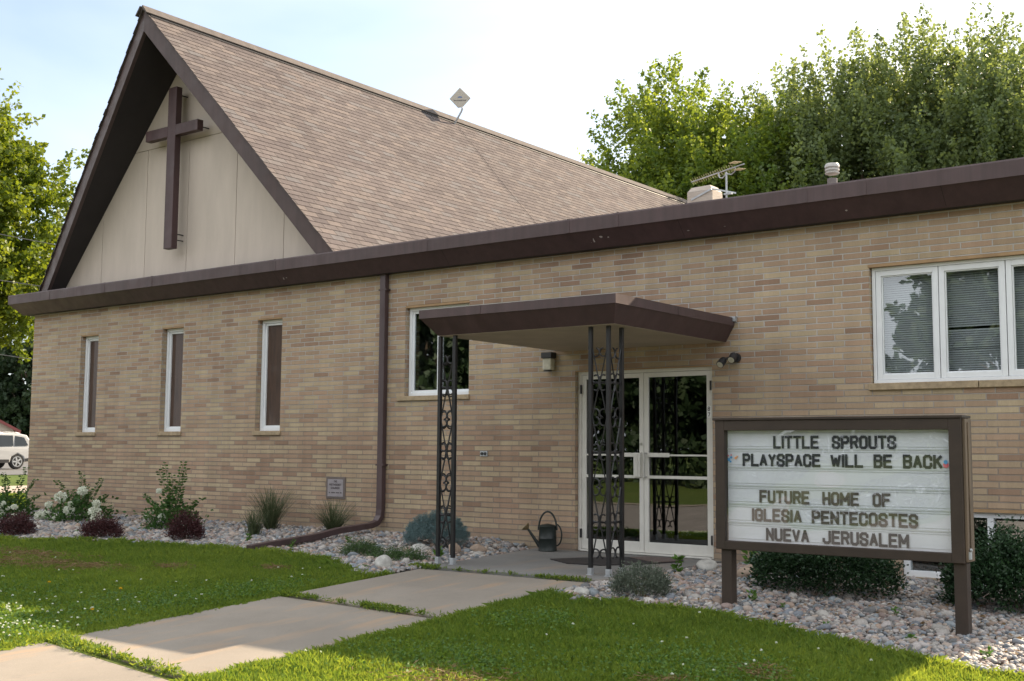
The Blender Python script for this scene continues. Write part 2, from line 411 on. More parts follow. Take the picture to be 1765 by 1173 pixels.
# ------------------------------------------------------------------ mesh helpers
def meta(o, label=None, cat=None, group=None, kind=None):
    if label: o['label'] = label
    if cat: o['category'] = cat
    if group: o['group'] = group
    if kind: o['kind'] = kind
    return o
def worg(o):
    v = Vector((0, 0, 0))
    while o is not None:
        v = v + o.location; o = o.parent
    return v
def empty(name, loc, label, cat, group=None, rz=0.0):
    o = bpy.data.objects.new(name, None); COL.objects.link(o)
    o.location = loc; o.rotation_euler = (0, 0, rz); o.empty_display_size = 0.3
    return meta(o, label, cat, group)

class MB:
    def __init__(s): s.v, s.f, s.mi, s.uv = [], [], [], None
    def add(s, vs, fs, mi=0):
        k = len(s.v); s.v += [tuple(p) for p in vs]
        s.f += [tuple(i + k for i in f) for f in fs]; s.mi += [mi] * len(fs)
        return s
    def box(s, x0, x1, y0, y1, z0, z1, mi=0):
        return s.add([(x0, y0, z0), (x1, y0, z0), (x1, y1, z0), (x0, y1, z0), (x0, y0, z1), (x1, y0, z1), (x1, y1, z1), (x0, y1, z1)],
                     [(0, 3, 2, 1), (4, 5, 6, 7), (0, 1, 5, 4), (1, 2, 6, 5), (2, 3, 7, 6), (3, 0, 4, 7)], mi)
    def obox(s, c, ax, ay, az, mi=0):
        """box with centre c and half-axis vectors"""
        c, ax, ay, az = map(Vector, (c, ax, ay, az))
        vs = [c + a * ax + b * ay + d * az for d in (-1, 1) for a, b in ((-1, -1), (1, -1), (1, 1), (-1, 1))]
        return s.add(vs, [(0, 3, 2, 1), (4, 5, 6, 7), (0, 1, 5, 4), (1, 2, 6, 5), (2, 3, 7, 6), (3, 0, 4, 7)], mi)
    def bar(s, a, b, w, d, up=(0, 0, 1), mi=0):
        a, b = Vector(a), Vector(b); t = (b - a); L = t.length; t.normalize()
        sd_ = t.cross(Vector(up))
        if sd_.length < 1e-4: sd_ = t.cross(Vector((1, 0, 0)))
        sd_.normalize(); u_ = sd_.cross(t)
        return s.obox((a + b) / 2, t * L / 2, sd_ * w / 2, u_ * d / 2, mi)
    def tube(s, pts, r, n=8, mi=0, cap=True):
        pts = [Vector(p) for p in pts]
        rs = r if isinstance(r, (list, tuple)) else [r] * len(pts)
        k = len(s.v); prev = None
        for i, p in enumerate(pts):
            t = (pts[min(i + 1, len(pts) - 1)] - pts[max(i - 1, 0)]).normalized()
            if prev is None:
                a = t.cross(Vector((0, 0, 1)))
                if a.length < 1e-3: a = t.cross(Vector((1, 0, 0)))
            else: a = prev - t * prev.dot(t)
            a.normalize(); prev = a; b = t.cross(a)
            for j in range(n):
                q = 2 * math.pi * j / n
                s.v.append(tuple(p + (a * math.cos(q) + b * math.sin(q)) * rs[i]))
        for i in range(len(pts) - 1):
            for j in range(n):
                j2 = (j + 1) % n
                s.f.append((k + i * n + j, k + i * n + j2, k + (i + 1) * n + j2, k + (i + 1) * n + j)); s.mi.append(mi)
        if cap:
            s.f.append(tuple(k + j for j in range(n))[::-1]); s.mi.append(mi)
            e = k + (len(pts) - 1) * n
            s.f.append(tuple(e + j for j in range(n))); s.mi.append(mi)
        return s
    def lathe(s, c, prof, n=24, mi=0, axis='z'):
        k = len(s.v)
        for r, h in prof:
            for j in range(n):
                q = 2 * math.pi * j / n; a, b = r * math.cos(q), r * math.sin(q)
                p = (c[0] + a, c[1] + b, c[2] + h) if axis == 'z' else ((c[0] + a, c[1] + h, c[2] + b) if axis == 'y' else (c[0] + h, c[1] + a, c[2] + b))
                s.v.append(p)
        for i in range(len(prof) - 1):
            for j in range(n):
                j2 = (j + 1) % n
                s.f.append((k + i * n + j, k + i * n + j2, k + (i + 1) * n + j2, k + (i + 1) * n + j)); s.mi.append(mi)
        for i0 in (0, len(prof) - 1):
            if prof[i0][0] > 1e-6:
                s.f.append(tuple(k + i0 * n + j for j in range(n))); s.mi.append(mi)
        return s
    def prism(s, poly, d0, d1, axis='y', mi=0):
        """poly of (a,b): axis y -> (x,z) extruded along y; axis x -> (y,z); axis z -> (x,y)"""
        n = len(poly)
        def P(a, b, d): return {'y': (a, d, b), 'x': (d, a, b), 'z': (a, b, d)}[axis]
        vs = [P(a, b, d0) for a, b in poly] + [P(a, b, d1) for a, b in poly]
        fs = [tuple(range(n)), tuple(range(2 * n - 1, n - 1, -1))]
        fs += [(i, i + n, (i + 1) % n + n, (i + 1) % n) for i in range(n)]
        return s.add(vs, fs, mi)
    def build(s, name, mats, parent=None, bevel=0.0, smooth=False, local=False, fix=True):
        me = bpy.data.meshes.new(name)
        v = np.array(s.v, dtype=np.float64).reshape(-1, 3)
        if parent is not None and not local:
            v = v - np.array(worg(parent))
        me.from_pydata(v.tolist(), [], s.f)
        if not isinstance(mats, (list, tuple)): mats = [mats]
        for m in mats: me.materials.append(m)
        if len(mats) > 1: me.polygons.foreach_set('material_index', s.mi)
        if fix:
            import bmesh
            bm = bmesh.new(); bm.from_mesh(me); bmesh.ops.recalc_face_normals(bm, faces=bm.faces); bm.to_mesh(me); bm.free()
        if smooth: me.shade_smooth()
        me.update()
        o = bpy.data.objects.new(name, me); COL.objects.link(o)
        if parent is not None: o.parent = parent
        if bevel:
            b = o.modifiers.new('bevel', 'BEVEL'); b.width = bevel; b.segments = 2; b.limit_method = 'ANGLE'; b.angle_limit = R(40)
        if smooth and hasattr(me, 'set_sharp_from_angle'): me.set_sharp_from_angle(angle=R(40))
        return o

def np_mesh(name, verts, faces, mat, parent=None, attrs=None, smooth=False, local=False):
    """verts (N,3), faces (M,k) of one size k; attrs {name: per-vertex array}"""
    verts = np.asarray(verts, dtype=np.float32)
    if parent is not None and not local: verts = verts - np.array(worg(parent), dtype=np.float32)
    me = bpy.data.meshes.new(name)
    k = faces.shape[1]
    me.vertices.add(len(verts)); me.vertices.foreach_set('co', verts.ravel())
    me.loops.add(faces.size); me.loops.foreach_set('vertex_index', faces.ravel().astype(np.int32))
    me.polygons.add(len(faces)); me.polygons.foreach_set('loop_start', np.arange(0, faces.size, k, dtype=np.int32))
    me.polygons.foreach_set('loop_total', np.full(len(faces), k, dtype=np.int32))
    if smooth: me.polygons.foreach_set('use_smooth', np.ones(len(faces), dtype=bool))
    me.update(calc_edges=True)
    for an, arr in (attrs or {}).items():
        if arr.ndim == 1:
            a = me.attributes.new(an, 'FLOAT', 'POINT'); a.data.foreach_set('value', arr.astype(np.float32))
        else:
            a = me.attributes.new(an, 'FLOAT_COLOR', 'POINT'); a.data.foreach_set('color', arr.astype(np.float32).ravel())
    me.materials.append(mat)
    o = bpy.data.objects.new(name, me); COL.objects.link(o)
    if parent is not None: o.parent = parent
    return o

def leaves(P, D, size, rng, tint, flat=0.0, asp=0.55):
    """leaf quads at points P pointing roughly along D (N,3); returns verts, faces, tint"""
    n = len(P)
    d = D / (np.linalg.norm(D, axis=1, keepdims=True) + 1e-9)
    rnd = rng.normal(size=(n, 3)); rnd[:, 2] *= (1 - flat); 
    if flat: rnd[:, 2] *= 0.4
    s = np.cross(d, rnd); s /= (np.linalg.norm(s, axis=1, keepdims=True) + 1e-9)
    nn = np.cross(s, d)
    L = size[:, None] if hasattr(size, '__len__') else size
    v0 = P; v1 = P + d * L * 0.5 + s * L * asp * 0.5 + nn * L * 0.08
    v2 = P + d * L; v3 = P + d * L * 0.5 - s * L * asp * 0.5 + nn * L * 0.08
    V = np.stack([v0, v1, v2, v3], 1).reshape(-1, 3)
    F = np.arange(4 * n).reshape(-1, 4)
    return V, F, np.repeat(tint, 4)

# ------------------------------------------------------------------ terrain
def gz(x, y):
    """height of the ground; works on arrays"""
    x = np.asarray(x, dtype=float); y = np.asarray(y, dtype=float)
    z = 0.37 - 0.055 * np.clip(9.7 - np.maximum(y, 3.0), 0, None)
    z = z - 0.035 * np.clip(x + 5, 0, 3) * np.clip((y - 3) / 4, 0, 1)
    z = z + 0.10 * np.clip((y - 10.3) / 1.9, 0, 1) * np.clip((x + 22) / 1.4, 0, 1) * np.clip((-8.9 - x) / 0.6, 0, 1)
    d = np.hypot(x, y)
    z = z + 0.007 * np.clip(d - 26, 0, 40) * np.clip((-20.8 - x) / 4, 0, 1) * np.clip((y - 2) / 8, 0, 1)
    return z

def spaced(lo, hi, a, b, fine):
    s = [np.linspace(lo, a, 14)[:-1] if lo < a else [], np.arange(a, b, fine), np.linspace(b, hi, 14)]
    return np.concatenate([np.asarray(k, dtype=float) for k in s])
gx = spaced(-420, 420, -70, 12, 0.8); gy = spaced(-420, 420, -4, 50, 0.55)
XX, YY = np.meshgrid(gx, gy, indexing='ij')
ZZ = gz(XX, YY) - 0.02
nyg = len(gy)
I, J = np.meshgrid(np.arange(len(gx) - 1), np.arange(nyg - 1), indexing='ij')
I, J = I.ravel(), J.ravel()
F = np.stack([I * nyg + J, (I + 1) * nyg + J, (I + 1) * nyg + J + 1, I * nyg + J + 1], 1)
meta(np_mesh('ground', np.stack([XX.ravel(), YY.ravel(), ZZ.ravel()], 1), F, M['ground'], smooth=True), kind='structure')

def inpoly(x, y, poly):
    c = np.zeros(len(x), bool); n = len(poly); j = n - 1
    for i in range(n):
        xi, yi = poly[i]; xj, yj = poly[j]
        t = ((yi > y) != (yj > y)) & (x < (xj - xi) * (y - yi) / (yj - yi + 1e-12) + xi)
        c ^= t; j = i
    return c
def draped(name, x0, x1, y0, y1, dz, mat, step=0.5, kind='structure', poly=None):
    xs = np.linspace(x0, x1, max(2, int(abs(x1 - x0) / step) + 1)); ys = np.linspace(y0, y1, max(2, int(abs(y1 - y0) / step) + 1))
    X, Y = np.meshgrid(xs, ys, indexing='ij'); Z = gz(X, Y) + dz
    I, J = np.meshgrid(np.arange(len(xs) - 1), np.arange(len(ys) - 1), indexing='ij'); I, J = I.ravel(), J.ravel(); n = len(ys)
    F = np.stack([I * n + J, (I + 1) * n + J, (I + 1) * n + J + 1, I * n + J + 1], 1)
    if poly is not None:
        cx = (xs[I] + xs[I + 1]) / 2; cy = (ys[J] + ys[J + 1]) / 2
        F = F[inpoly(cx, cy, poly)]
    return meta(np_mesh(name, np.stack([X.ravel(), Y.ravel(), Z.ravel()], 1), F, mat), kind=kind)

# bed outlines (x, y)
BED_L = [(-8.48, 12.4), (-8.9, 12.25), (-8.47, 10.2), (-8.42, 9.55), (-8.5, 9.3), (-8.62, 8.85), (-9.2, 9.15), (-9.9, 9.5), (-11.1, 9.75), (-12.2, 9.65),
         (-13.9, 9.5), (-15.0, 9.15), (-16.2, 8.85), (-18.0, 8.6), (-19.8, 8.8), (-21.2, 9.9), (-21.5, 12.4)]
BED_R = [(-6.22, 12.4), (-6.22, 11.2), (-6.1, 9.7), (-6.22, 9.55), (-6.25, 8.75), (-5.8, 8.62), (-5.2, 8.7), (-4.7, 8.72), (-4.1, 8.6), (-3.5, 8.42), (-2.7, 8.2), (-1.9, 8.1),
         (-0.6, 8.2), (-0.4, 12.4)]
draped('gravel_bed', -21.6, -8.3, 8.4, 12.3, 0.0, M['bedsoil'], 0.12, poly=BED_L)
draped('gravel_bed', -6.3, -0.4, 8.0, 12.3, 0.0, M['bedsoil'], 0.12, poly=BED_R)
draped('gravel_lane', -34.1, -27.6, 5, 60, 0.0, M['alley'], 1.0)
draped('parking_lot', -80, -44.6, 5, 60, 0.0, M['asphalt'], 2.0)
draped('street', -140, 90, -6.6, 2.95, 0.0, pm('sunbleached_asphalt', (0.19, 0.17, 0.155), 0.9, 0.2, 1.2, 0.003, 80), 1.5)
draped('pavement', -140, 90, -8.2, -7.0, 0.0, M['concrete'], 3.0)

# path slabs: three poured panels with grassy joints, slightly out of level
pb = MB()
def slab(mb, corners, dz, th=0.09):
    top = [(x, y, float(gz(x, y)) + dz) for x, y in corners]
    bot = [(x, y, z - th) for x, y, z in top]
    n = len(top)
    mb.add(top + bot, [tuple(range(n)), tuple(range(2 * n - 1, n - 1, -1))] + [(i, i + n, (i + 1) % n + n, (i + 1) % n) for i in range(n)])
slab(pb, [(-8.42, 7.66), (-6.30, 7.47), (-6.28, 9.54), (-8.40, 9.50)], 0.018)
slab(pb, [(-8.46, 5.36), (-6.37, 5.02), (-6.32, 7.42), (-8.44, 7.58)], 0.012)
slab(pb, [(-8.50, 3.04), (-6.40, 3.04), (-6.38, 4.90), (-8.48, 5.22)], 0.014)
meta(pb.build('path', M['concrete'], bevel=0.012), kind='structure')
pb = MB()
pb.prism([(-8.42, 9.58), (-6.22, 9.63), (-6.14, 9.78), (-6.24, 12.21), (-8.86, 12.21), (-8.47, 10.3)], 0.25, 0.405, 'z')
meta(pb.build('porch_slab', M['porch'], bevel=0.012), kind='structure')

# ------------------------------------------------------------------ church
YD = 12.216
XL, XR = -20.60, -1.66
YB = 31.5
church = empty('church', (-11.0, YD, 0.37), 'tan brick church with a steep shingled gable and a flat brown trimmed wing', 'church')
WT = 0.30
OP = [  # openings x0,x1,z0,z1
    (-19.04, -18.50, 1.905, 3.66), (-16.66, -16.09, 1.905, 3.66), (-14.25, -13.68, 1.905, 3.66),
    (-11.13, -9.97, 2.375, 3.65), (-8.25, -6.345, 0.30, 2.635),
    (-4.475, -2.40, 2.345, 3.635), (-4.20, -2.45, 0.37, 1.085)]
def wall_mesh(ops):
    mb = MB()
    xs = sorted({XL, XR} | {v for o in ops for v in o[:2]}); zs = sorted({-0.1, 4.125} | {v for o in ops for v in o[2:]})
    for i in range(len(xs) - 1):
        for j in range(len(zs) - 1):
            cx, cz = (xs[i] + xs[i + 1]) / 2, (zs[j] + zs[j + 1]) / 2
            if any(o[0] < cx < o[1] and o[2] < cz < o[3] for o in ops): continue
            x0, x1, z0, z1 = xs[i], xs[i + 1], zs[j], zs[j + 1]
            mb.add([(x0, YD, z0), (x1, YD, z0), (x1, YD, z1), (x0, YD, z1)], [(0, 1, 2, 3)])
            mb.add([(x0, YD + WT, z0), (x1, YD + WT, z0), (x1, YD + WT, z1), (x0, YD + WT, z1)], [(3, 2, 1, 0)])
    for x0, x1, z0, z1 in ops:
        mb.add([(x0, YD, z0), (x0, YD + WT, z0), (x0, YD + WT, z1), (x0, YD, z1)], [(0, 1, 2, 3)])
        mb.add([(x1, YD, z0), (x1, YD + WT, z0), (x1, YD + WT, z1), (x1, YD, z1)], [(3, 2, 1, 0)])
        mb.add([(x0, YD, z1), (x0, YD + WT, z1), (x1, YD + WT, z1), (x1, YD, z1)], [(0, 1, 2, 3)])
        mb.add([(x0, YD, z0), (x0, YD + WT, z0), (x1, YD + WT, z0), (x1, YD, z0)], [(3, 2, 1, 0)])
    return mb
wb = wall_mesh(OP)
# side and back walls
wb.box(XL, XL + WT, YD + WT, YB, -0.1, 4.125)
wb.box(XR - WT, XR, YD + WT, YB, -0.1, 4.125)
wb.box(XL, XR, YB, YB + WT, -0.1, 4.125)
wb.add([(XL, YD, -0.1), (XL, YD + WT, -0.1), (XL, YD + WT, 4.125), (XL, YD, 4.125)], [(3, 2, 1, 0)])
wb.add([(XR, YD, -0.1), (XR, YD + WT, -0.1), (XR, YD + WT, 4.125), (XR, YD, 4.125)], [(0, 1, 2, 3)])
wb.build('wall', M['brick'], church, fix=False)
ib = MB()
ib.box(XL + WT, XR - WT, YD + WT, YB, 0.30, 0.40)
for xw in (-17.5, -12.0, -9.2, -5.2): ib.box(xw, xw + 0.1, YD + WT + 0.002, YD + 5, 0.40, 4.2)
ib.box(XL + WT, XR - WT, YD + 5, YD + 5.1, 0.40, 4.2)
ib.build('interior', M['interior'], church)

# fascia of the flat roof: lofted profile round left end, front, right end
def loft(prof, name, mat, par, closed=False, bevel=0.0):
    mb = MB(); n = len(prof)
    for cx, cy, sx, sy in ((XL, YB, -1, 0), (XL, YD, -1, -1), (XR, YD, 1, -1), (XR, YB, 1, 0)):
        for o, z in prof: mb.v.append((cx + sx * o, cy + sy * o, z))
    for k in range(3):
        for i in range(n - 1):
            mb.f.append((k * n + i, k * n + i + 1, (k + 1) * n + i + 1, (k + 1) * n + i)); mb.mi.append(0)
    o = mb.build(name, mat, par, bevel=bevel)
    return o
loft([(0.156, 4.12), (0.338, 4.318)], 'fascia', M['fascia'], church)
loft([(0.0, 4.126), (0.154, 4.1215)], 'soffit', M['soffit_dark'], church)
cop = loft([(0.330, 4.320), (0.350, 4.314), (0.352, 4.470), (0.344, 4.488), (0.20, 4.475), (0.195, 4.40)], 'coping', M['coping'], church)
for x in [-19.6 + 3.04 * k for k in range(6)] + [-17.9, -8.15, -5.05]:
    sb = MB(); sb.box(x, x + 0.045, YD - 0.3545, YD - 0.352, 4.316, 4.47)
    sb.box(x, x + 0.045, YD - 0.346, YD - 0.20, 4.4905, 4.4925)
    sb.build('coping_joint', M['coping'], cop)
for x in (-13.55, -10.2, -17.2, -6.6, -3.6):
    k = 0.0035; fb_ = MB()
    fb_.add([(x, YD - 0.168 - k, 4.134), (x + 0.006, YD - 0.168 - k, 4.134), (x + 0.006, YD - 0.336 - k, 4.315), (x, YD - 0.336 - k, 4.315)], [(0, 1, 2, 3)])
    fb_.build('fascia_joint', M['soffit_dark'], bpy.data.objects['fascia'])
# flaked paint on the fascia
pk = MB(); rng = random.Random(4)
for (x, z, w, h) in ((-7.86, 4.165, .045, .035), (-7.82, 4.19, .02, .05), (-7.55, 4.158, .10, .014), (-7.70, 4.235, .05, .010), (-7.60, 4.225, .03, .008),
                     (-6.52, 4.185, .035, .012), (-6.45, 4.176, .025, .02), (-6.14, 4.175, .03, .01), (-6.05, 4.18, .07, .014), (-13.42, 4.2, .03, .02), (-13.35, 4.21, .03, .008),
                     (-19.5, 4.15, .03, .01), (-4.62, 4.2, .03, .008)):
    k = (z - 4.132) / (4.318 - 4.132); pts = []
    for j in range(7):
        a = j / 7 * 6.283; rr = rng.uniform(0.6, 1.2)
        zz = z + math.sin(a) * h * rr; kk = (zz - 4.132) / 0.186
        pts.append((x + math.cos(a) * w * 0.5 * rr, YD - (0.162 + 0.176 * kk) - 0.0035, zz))
    pk.add(pts, [tuple(range(7))])
pk.build('peeled_paint', pm('bare_primer', (0.34, 0.31, 0.30), 0.7), bpy.data.objects['fascia'], fix=False)
db = MB(); db.box(XL - 0.1, XR + 0.1, YD - 0.195, YB + 0.2, 4.20, 4.40)
db.build('flat_roof', M['roof_deck'], church)

# gable roof -------------------------------------------------------
XM, ZA, SL, HW = -16.45, 8.955, 1.122, 3.92     # ridge x, ridge height, slope, half width at the plate
YA, YE = 11.50, 31.2
LEN = math.hypot(HW, HW * SL)
def yfront(s): return YA + (12.19 - YA) * min(s, 1.0)
def roofz(dx): return ZA - SL * abs(dx)
rb = MB(); uvs = []
NC = 50; EXPO = LEN * 1.03 / NC
th = 0.008
rj = random.Random(2)
for sgn in (1, -1):
    nx_, nz_ = SL / math.hypot(1, SL) * sgn, 1 / math.hypot(1, SL)
    for c in range(NC):
        s0, s1 = c / NC * 1.03, (c + 1) / NC * 1.03 + 0.0008
        def P(s, y, lift): return (XM + sgn * HW * s + nx_ * lift, y, ZA - SL * HW * s + nz_ * lift)
        # the front edge overhangs the bargeboard unevenly
        yf = yfront(s1) - 0.045 - rj.uniform(0, 0.02)
        k = len(rb.v)
        rb.v += [P(s0, yf + (yfront(s0) - yfront(s1)), 0.001), P(s0, YE, 0.001), P(s1, YE, th), P(s1, yf, th), P(s1, yf, -0.004), P(s1, YE, -0.004), P(s0, yf + (yfront(s0) - yfront(s1)), -0.012)]
        rb.f += [(k, k + 1, k + 2, k + 3), (k + 3, k + 2, k + 5, k + 4), (k, k + 3, k + 4, k + 6)]
        rb.mi += [0, 0, 0]
        row = c + (100 if sgn < 0 else 0)
        uvs += [(yf, row + .02), (YE, row + .02), (YE, row + .98), (yf, row + .98)] + [(yf, row + .9), (YE, row + .9), (YE, row + .9), (yf, row + .9)] + [(yf, row + .5)] * 4
roof = rb.build('gable_roof', M['shingle'], church, fix=False)
uvl = roof.data.uv_layers.new(name='slope')
uvl.data.foreach_set('uv', np.array(uvs, dtype=np.float32).ravel())
# ridge cap with its dark vent slot
rc = MB()
for sgn in (1, -1):
    nx_, nz_ = SL / math.hypot(1, SL) * sgn, 1 / math.hypot(1, SL)
    def P(d, lift, y): return (XM + sgn * d + nx_ * lift, y, ZA - SL * d + nz_ * lift)
    for y0, y1 in ((YA - 0.09, YE + 0.02),):
        rc.add([P(0, 0.05, y0), P(0, 0.05, y1), P(0.125, 0.045, y1), P(0.125, 0.045, y0), P(0.125, 0.022, y0), P(0.125, 0.022, y1), P(0, 0.02, y0)],
               [(0, 1, 2, 3), (3, 2, 5, 4), (0, 3, 4, 6)])
cap = rc.build('ridge_cap', pm('ridge_shingles', (0.088, 0.074, 0.068), 0.95, 0.25, 6.0, 0.003, 60), roof)
rv = MB()
for sgn in (1, -1):
    nx_, nz_ = SL / math.hypot(1, SL) * sgn, 1 / math.hypot(1, SL)
    def P(d, lift, y): return (XM + sgn * d + nx_ * lift, y, ZA - SL * d + nz_ * lift)
    rv.add([P(0.02, 0.017, YA), P(0.02, 0.017, YE), P(0.155, 0.017, YE), P(0.155, 0.017, YA), P(0.155, 0.004, YA), P(0.155, 0.004, YE)], [(0, 1, 2, 3), (3, 2, 5, 4)])
rv.build('ridge_vent', M['black_plastic'], roof)
# roof underside (soffit) and bargeboards
VT = 0.375
so = MB()
for sgn in (1, -1):
    a = (XM, YA + .03, ZA - VT); b = (XM + sgn * HW, 12.19 + .03, ZA - SL * HW - VT)
    a2 = (XM, YE, ZA - VT); b2 = (XM + sgn * HW, YE, ZA - SL * HW - VT)
    so.add([a, b, b2, a2], [(0, 1, 2, 3)])
so.build('eave_soffit', M['soffit_dark'], church, fix=False)
for sgn in (1, -1):
    bb = MB(); w = -0.04
    x1 = XM + sgn * (HW + 0.02)
    f = [(XM, YA, ZA - 0.012), (x1, 12.19, ZA - SL * (HW + .02) - 0.012), (x1, 12.19, ZA - SL * (HW + .02) - VT - .01), (XM, YA, ZA - VT - 0.01)]
    g_ = [(p[0], p[1] + 0.05, p[2]) for p in f]
    f = [(p[0], p[1] + w + .02, p[2]) for p in f]
    bb.add(f + g_, [(0, 1, 2, 3), (7, 6, 5, 4), (0, 4, 5, 1), (1, 5, 6, 2), (2, 6, 7, 3), (3, 7, 4, 0)])
    bb.build('bargeboard', M['barge'], church)
# shallow box at the foot of each rake
# gable wall: boards between seams, cut by the roof line
YP = 12.45
def zunder(x): return ZA - SL * abs(x - XM) - VT + 0.01
kx = YP / YD
seams = [-21.2] + [v * kx for v in (-18.497, -17.235, -16.09, -14.85, -13.7)] + [-12.0]
gp = MB(); zsm = (5.19) * kx + 1.62 + 0.0
for lo, hi in ((4.30, zsm - 0.005), (zsm + 0.005, 9.2)):
    for k in range(len(seams) - 1):
        if lo > 5 and k not in (0,): continue
        x0, x1 = (seams[k] + 0.006, seams[k + 1] - 0.006) if lo < 5 else (-21.0, -12.0)
        xs = sorted({x0, x1, min(max(XM, x0), x1)} | {min(max(XM + s_ * (ZA - VT + 0.01 - h_) / SL, x0), x1) for s_ in (1, -1) for h_ in (lo, hi)})
        top = [(x, max(lo, min(hi, zunder(x)))) for x in xs]
        top = [p for p in top if zunder(p[0]) >= lo - 1e-6]
        if len(top) < 2: continue
        poly = [(top[0][0], lo), (top[-1][0], lo)] + [p for p in top[::-1] if p[1] > lo + 1e-6]
        q = []
        for p in poly:
            if not q or (abs(p[0] - q[-1][0]) + abs(p[1] - q[-1][1])) > 1e-4: q.append(p)
        if len(q) >= 3: gp.prism(q, YP, YP + 0.015, 'y')
gp.build('gable_panel', M['panel'], church)
gb = MB(); gb.prism([(XM - HW, 4.3), (XM + HW, 4.3), (XM + HW - .3, 4.6), (XM, ZA - VT), (XM - HW + .3, 4.6)], YP + 0.022, YP + 0.1, 'y')
gb.prism([(XM - HW, 4.3), (XM + HW, 4.3), (XM + HW - .1, 4.55), (XM, ZA - .1), (XM - HW + .1, 4.55)], YE - 0.3, YE - 0.2, 'y')
gb.build('gable_backing', M['seam'], church)

# narrow sanctuary windows
def frame_box(mb, x0, x1, z0, z1, w, y0, y1, wb_=None, wt=None):
    wb_ = wb_ or w; wt = wt or w
    mb.box(x0, x0 + w, y0, y1, z0, z1); mb.box(x1 - w, x1, y0, y1, z0, z1)
    mb.box(x0 + w, x1 - w, y0, y1, z0, z0 + wb_); mb.box(x0 + w, x1 - w, y0, y1, z1 - wt, z1)
for x0, x1, z0, z1 in OP[:3]:
    f = MB(); frame_box(f, x0 + 0.01, x1 - 0.01, z0 + .005, z1 - .02, 0.05, YD + 0.09, YD + 0.17)
    frame_box(f, x0 + 0.06, x1 - 0.06, z0 + .055, z1 - .07, 0.035, YD + 0.115, YD + 0.16)
    wnd = f.build('window', M['white'], church, bevel=0.004)
    p = MB(); p.box(x0 + .09, x1 - .09, YD + 0.14, YD + 0.15, z0 + .085, z1 - .10); p.build('pane', M['bronze_glass'], wnd)
    s = MB(); s.box(x0 - 0.03, x1 + 0.03, YD - 0.03, YD + 0.10, z0 - 0.062, z0 + 0.004); s.build('sill', M['sill'], wnd, bevel=0.006)
    h = MB(); h.box(x0 - 0.0, x1 + 0.0, YD + 0.004, YD + 0.088, z1 - 0.022, z1 - 0.002); h.build('lintel', M['lintel'], wnd)
# sliding window by the porch
x0, x1, z0, z1 = OP[3]
f = MB(); frame_box(f, x0 + .01, x1 - .01, z0 + .005, z1 - .03, 0.045, YD + 0.075, YD + 0.17)
xm_ = -10.60
frame_box(f, x0 + .055, xm_ + .02, z0 + .05, z1 - .075, 0.035, YD + 0.095, YD + 0.125)
frame_box(f, xm_ - .02, x1 - .055, z0 + .05, z1 - .075, 0.035, YD + 0.13, YD + 0.16)
wnd = f.build('window', M['white'], church, bevel=0.003)
p = MB(); p.box(x0 + .09, xm_ - .015, YD + 0.108, YD + 0.112, z0 + .085, z1 - .11); p.build('pane', M['glass'], wnd)
p = MB(); p.box(xm_ + .015, x1 - .09, YD + 0.143, YD + 0.147, z0 + .085, z1 - .11); p.build('pane', M['glass'], wnd)
s = MB(); s.box(x0 - 0.12, x1 + 0.02, YD - 0.03, YD + 0.09, z0 - 0.062, z0 + 0.003); s.build('sill', M['sill'], wnd, bevel=0.006)
h = MB(); h.box(x0, x1, YD + 0.004, YD + 0.072, z1 - 0.032, z1 - 0.002); h.build('lintel', M['lintel'], wnd)
# triple casement
x0, x1, z0, z1 = OP[5]
f = MB(); frame_box(f, x0 + .01, x1 - .01, z0 + .02, z1 - .035, 0.035, YD + 0.055, YD + 0.17)
w3 = (x1 - x0 - .09) / 3
wnd = f.build('window', M['white'], church, bevel=0.003)
for k in range(3):
    a = x0 + .045 + k * w3; b_ = a + w3
    sf = MB(); frame_box(sf, a + .004, b_ - .004, z0 + .057, z1 - .072, 0.055, YD + 0.065, YD + 0.12)
    frame_box(sf, a + .061, b_ - .061, z0 + .112, z1 - .127, 0.012, YD + 0.078, YD + 0.112)
    sash = sf.build('sash', M['white'], wnd, bevel=0.003)
    p = MB(); p.add([(a + .072, YD + .094, z0 + .122), (b_ - .072, YD + .094, z0 + .122), (b_ - .072, YD + .094, z1 - .137), (a + .072, YD + .094, z1 - .137)], [(0, 1, 2, 3)]); p.build('pane', M['glass'], wnd)
    bl = MB(); n = 44
    for j in range(n):
        z = z0 + .15 + (z1 - z0 - .28) * j / (n - 1)
        if k == 1 and j in (18,): continue
        t = 0.0098 if not (k == 1 and j in (9,)) else 0.006
        bl.add([(a + .03, YD + .185, z - t), (b_ - .03, YD + .185, z - t), (b_ - .03, YD + .195, z + t), (a + .03, YD + .195, z + t)], [(0, 1, 2, 3)])
    bl.build('blind', M['blind'], wnd, fix=False)
s = MB(); s.box(x0 - 0.02, x0 + 1.10, YD - 0.035, YD + 0.06, z0 - 0.055, z0 + 0.018); s.box(x0 + 1.108, x1 + .02, YD - 0.033, YD + 0.06, z0 - 0.055, z0 + 0.016)
s.build('sill', M['sill'], wnd, bevel=0.006)
h = MB(); h.box(x0 - .01, x1, YD - 0.006, YD + 0.055, z1 - 0.034, z1 - 0.002); h.build('lintel', M['lintel'], wnd)
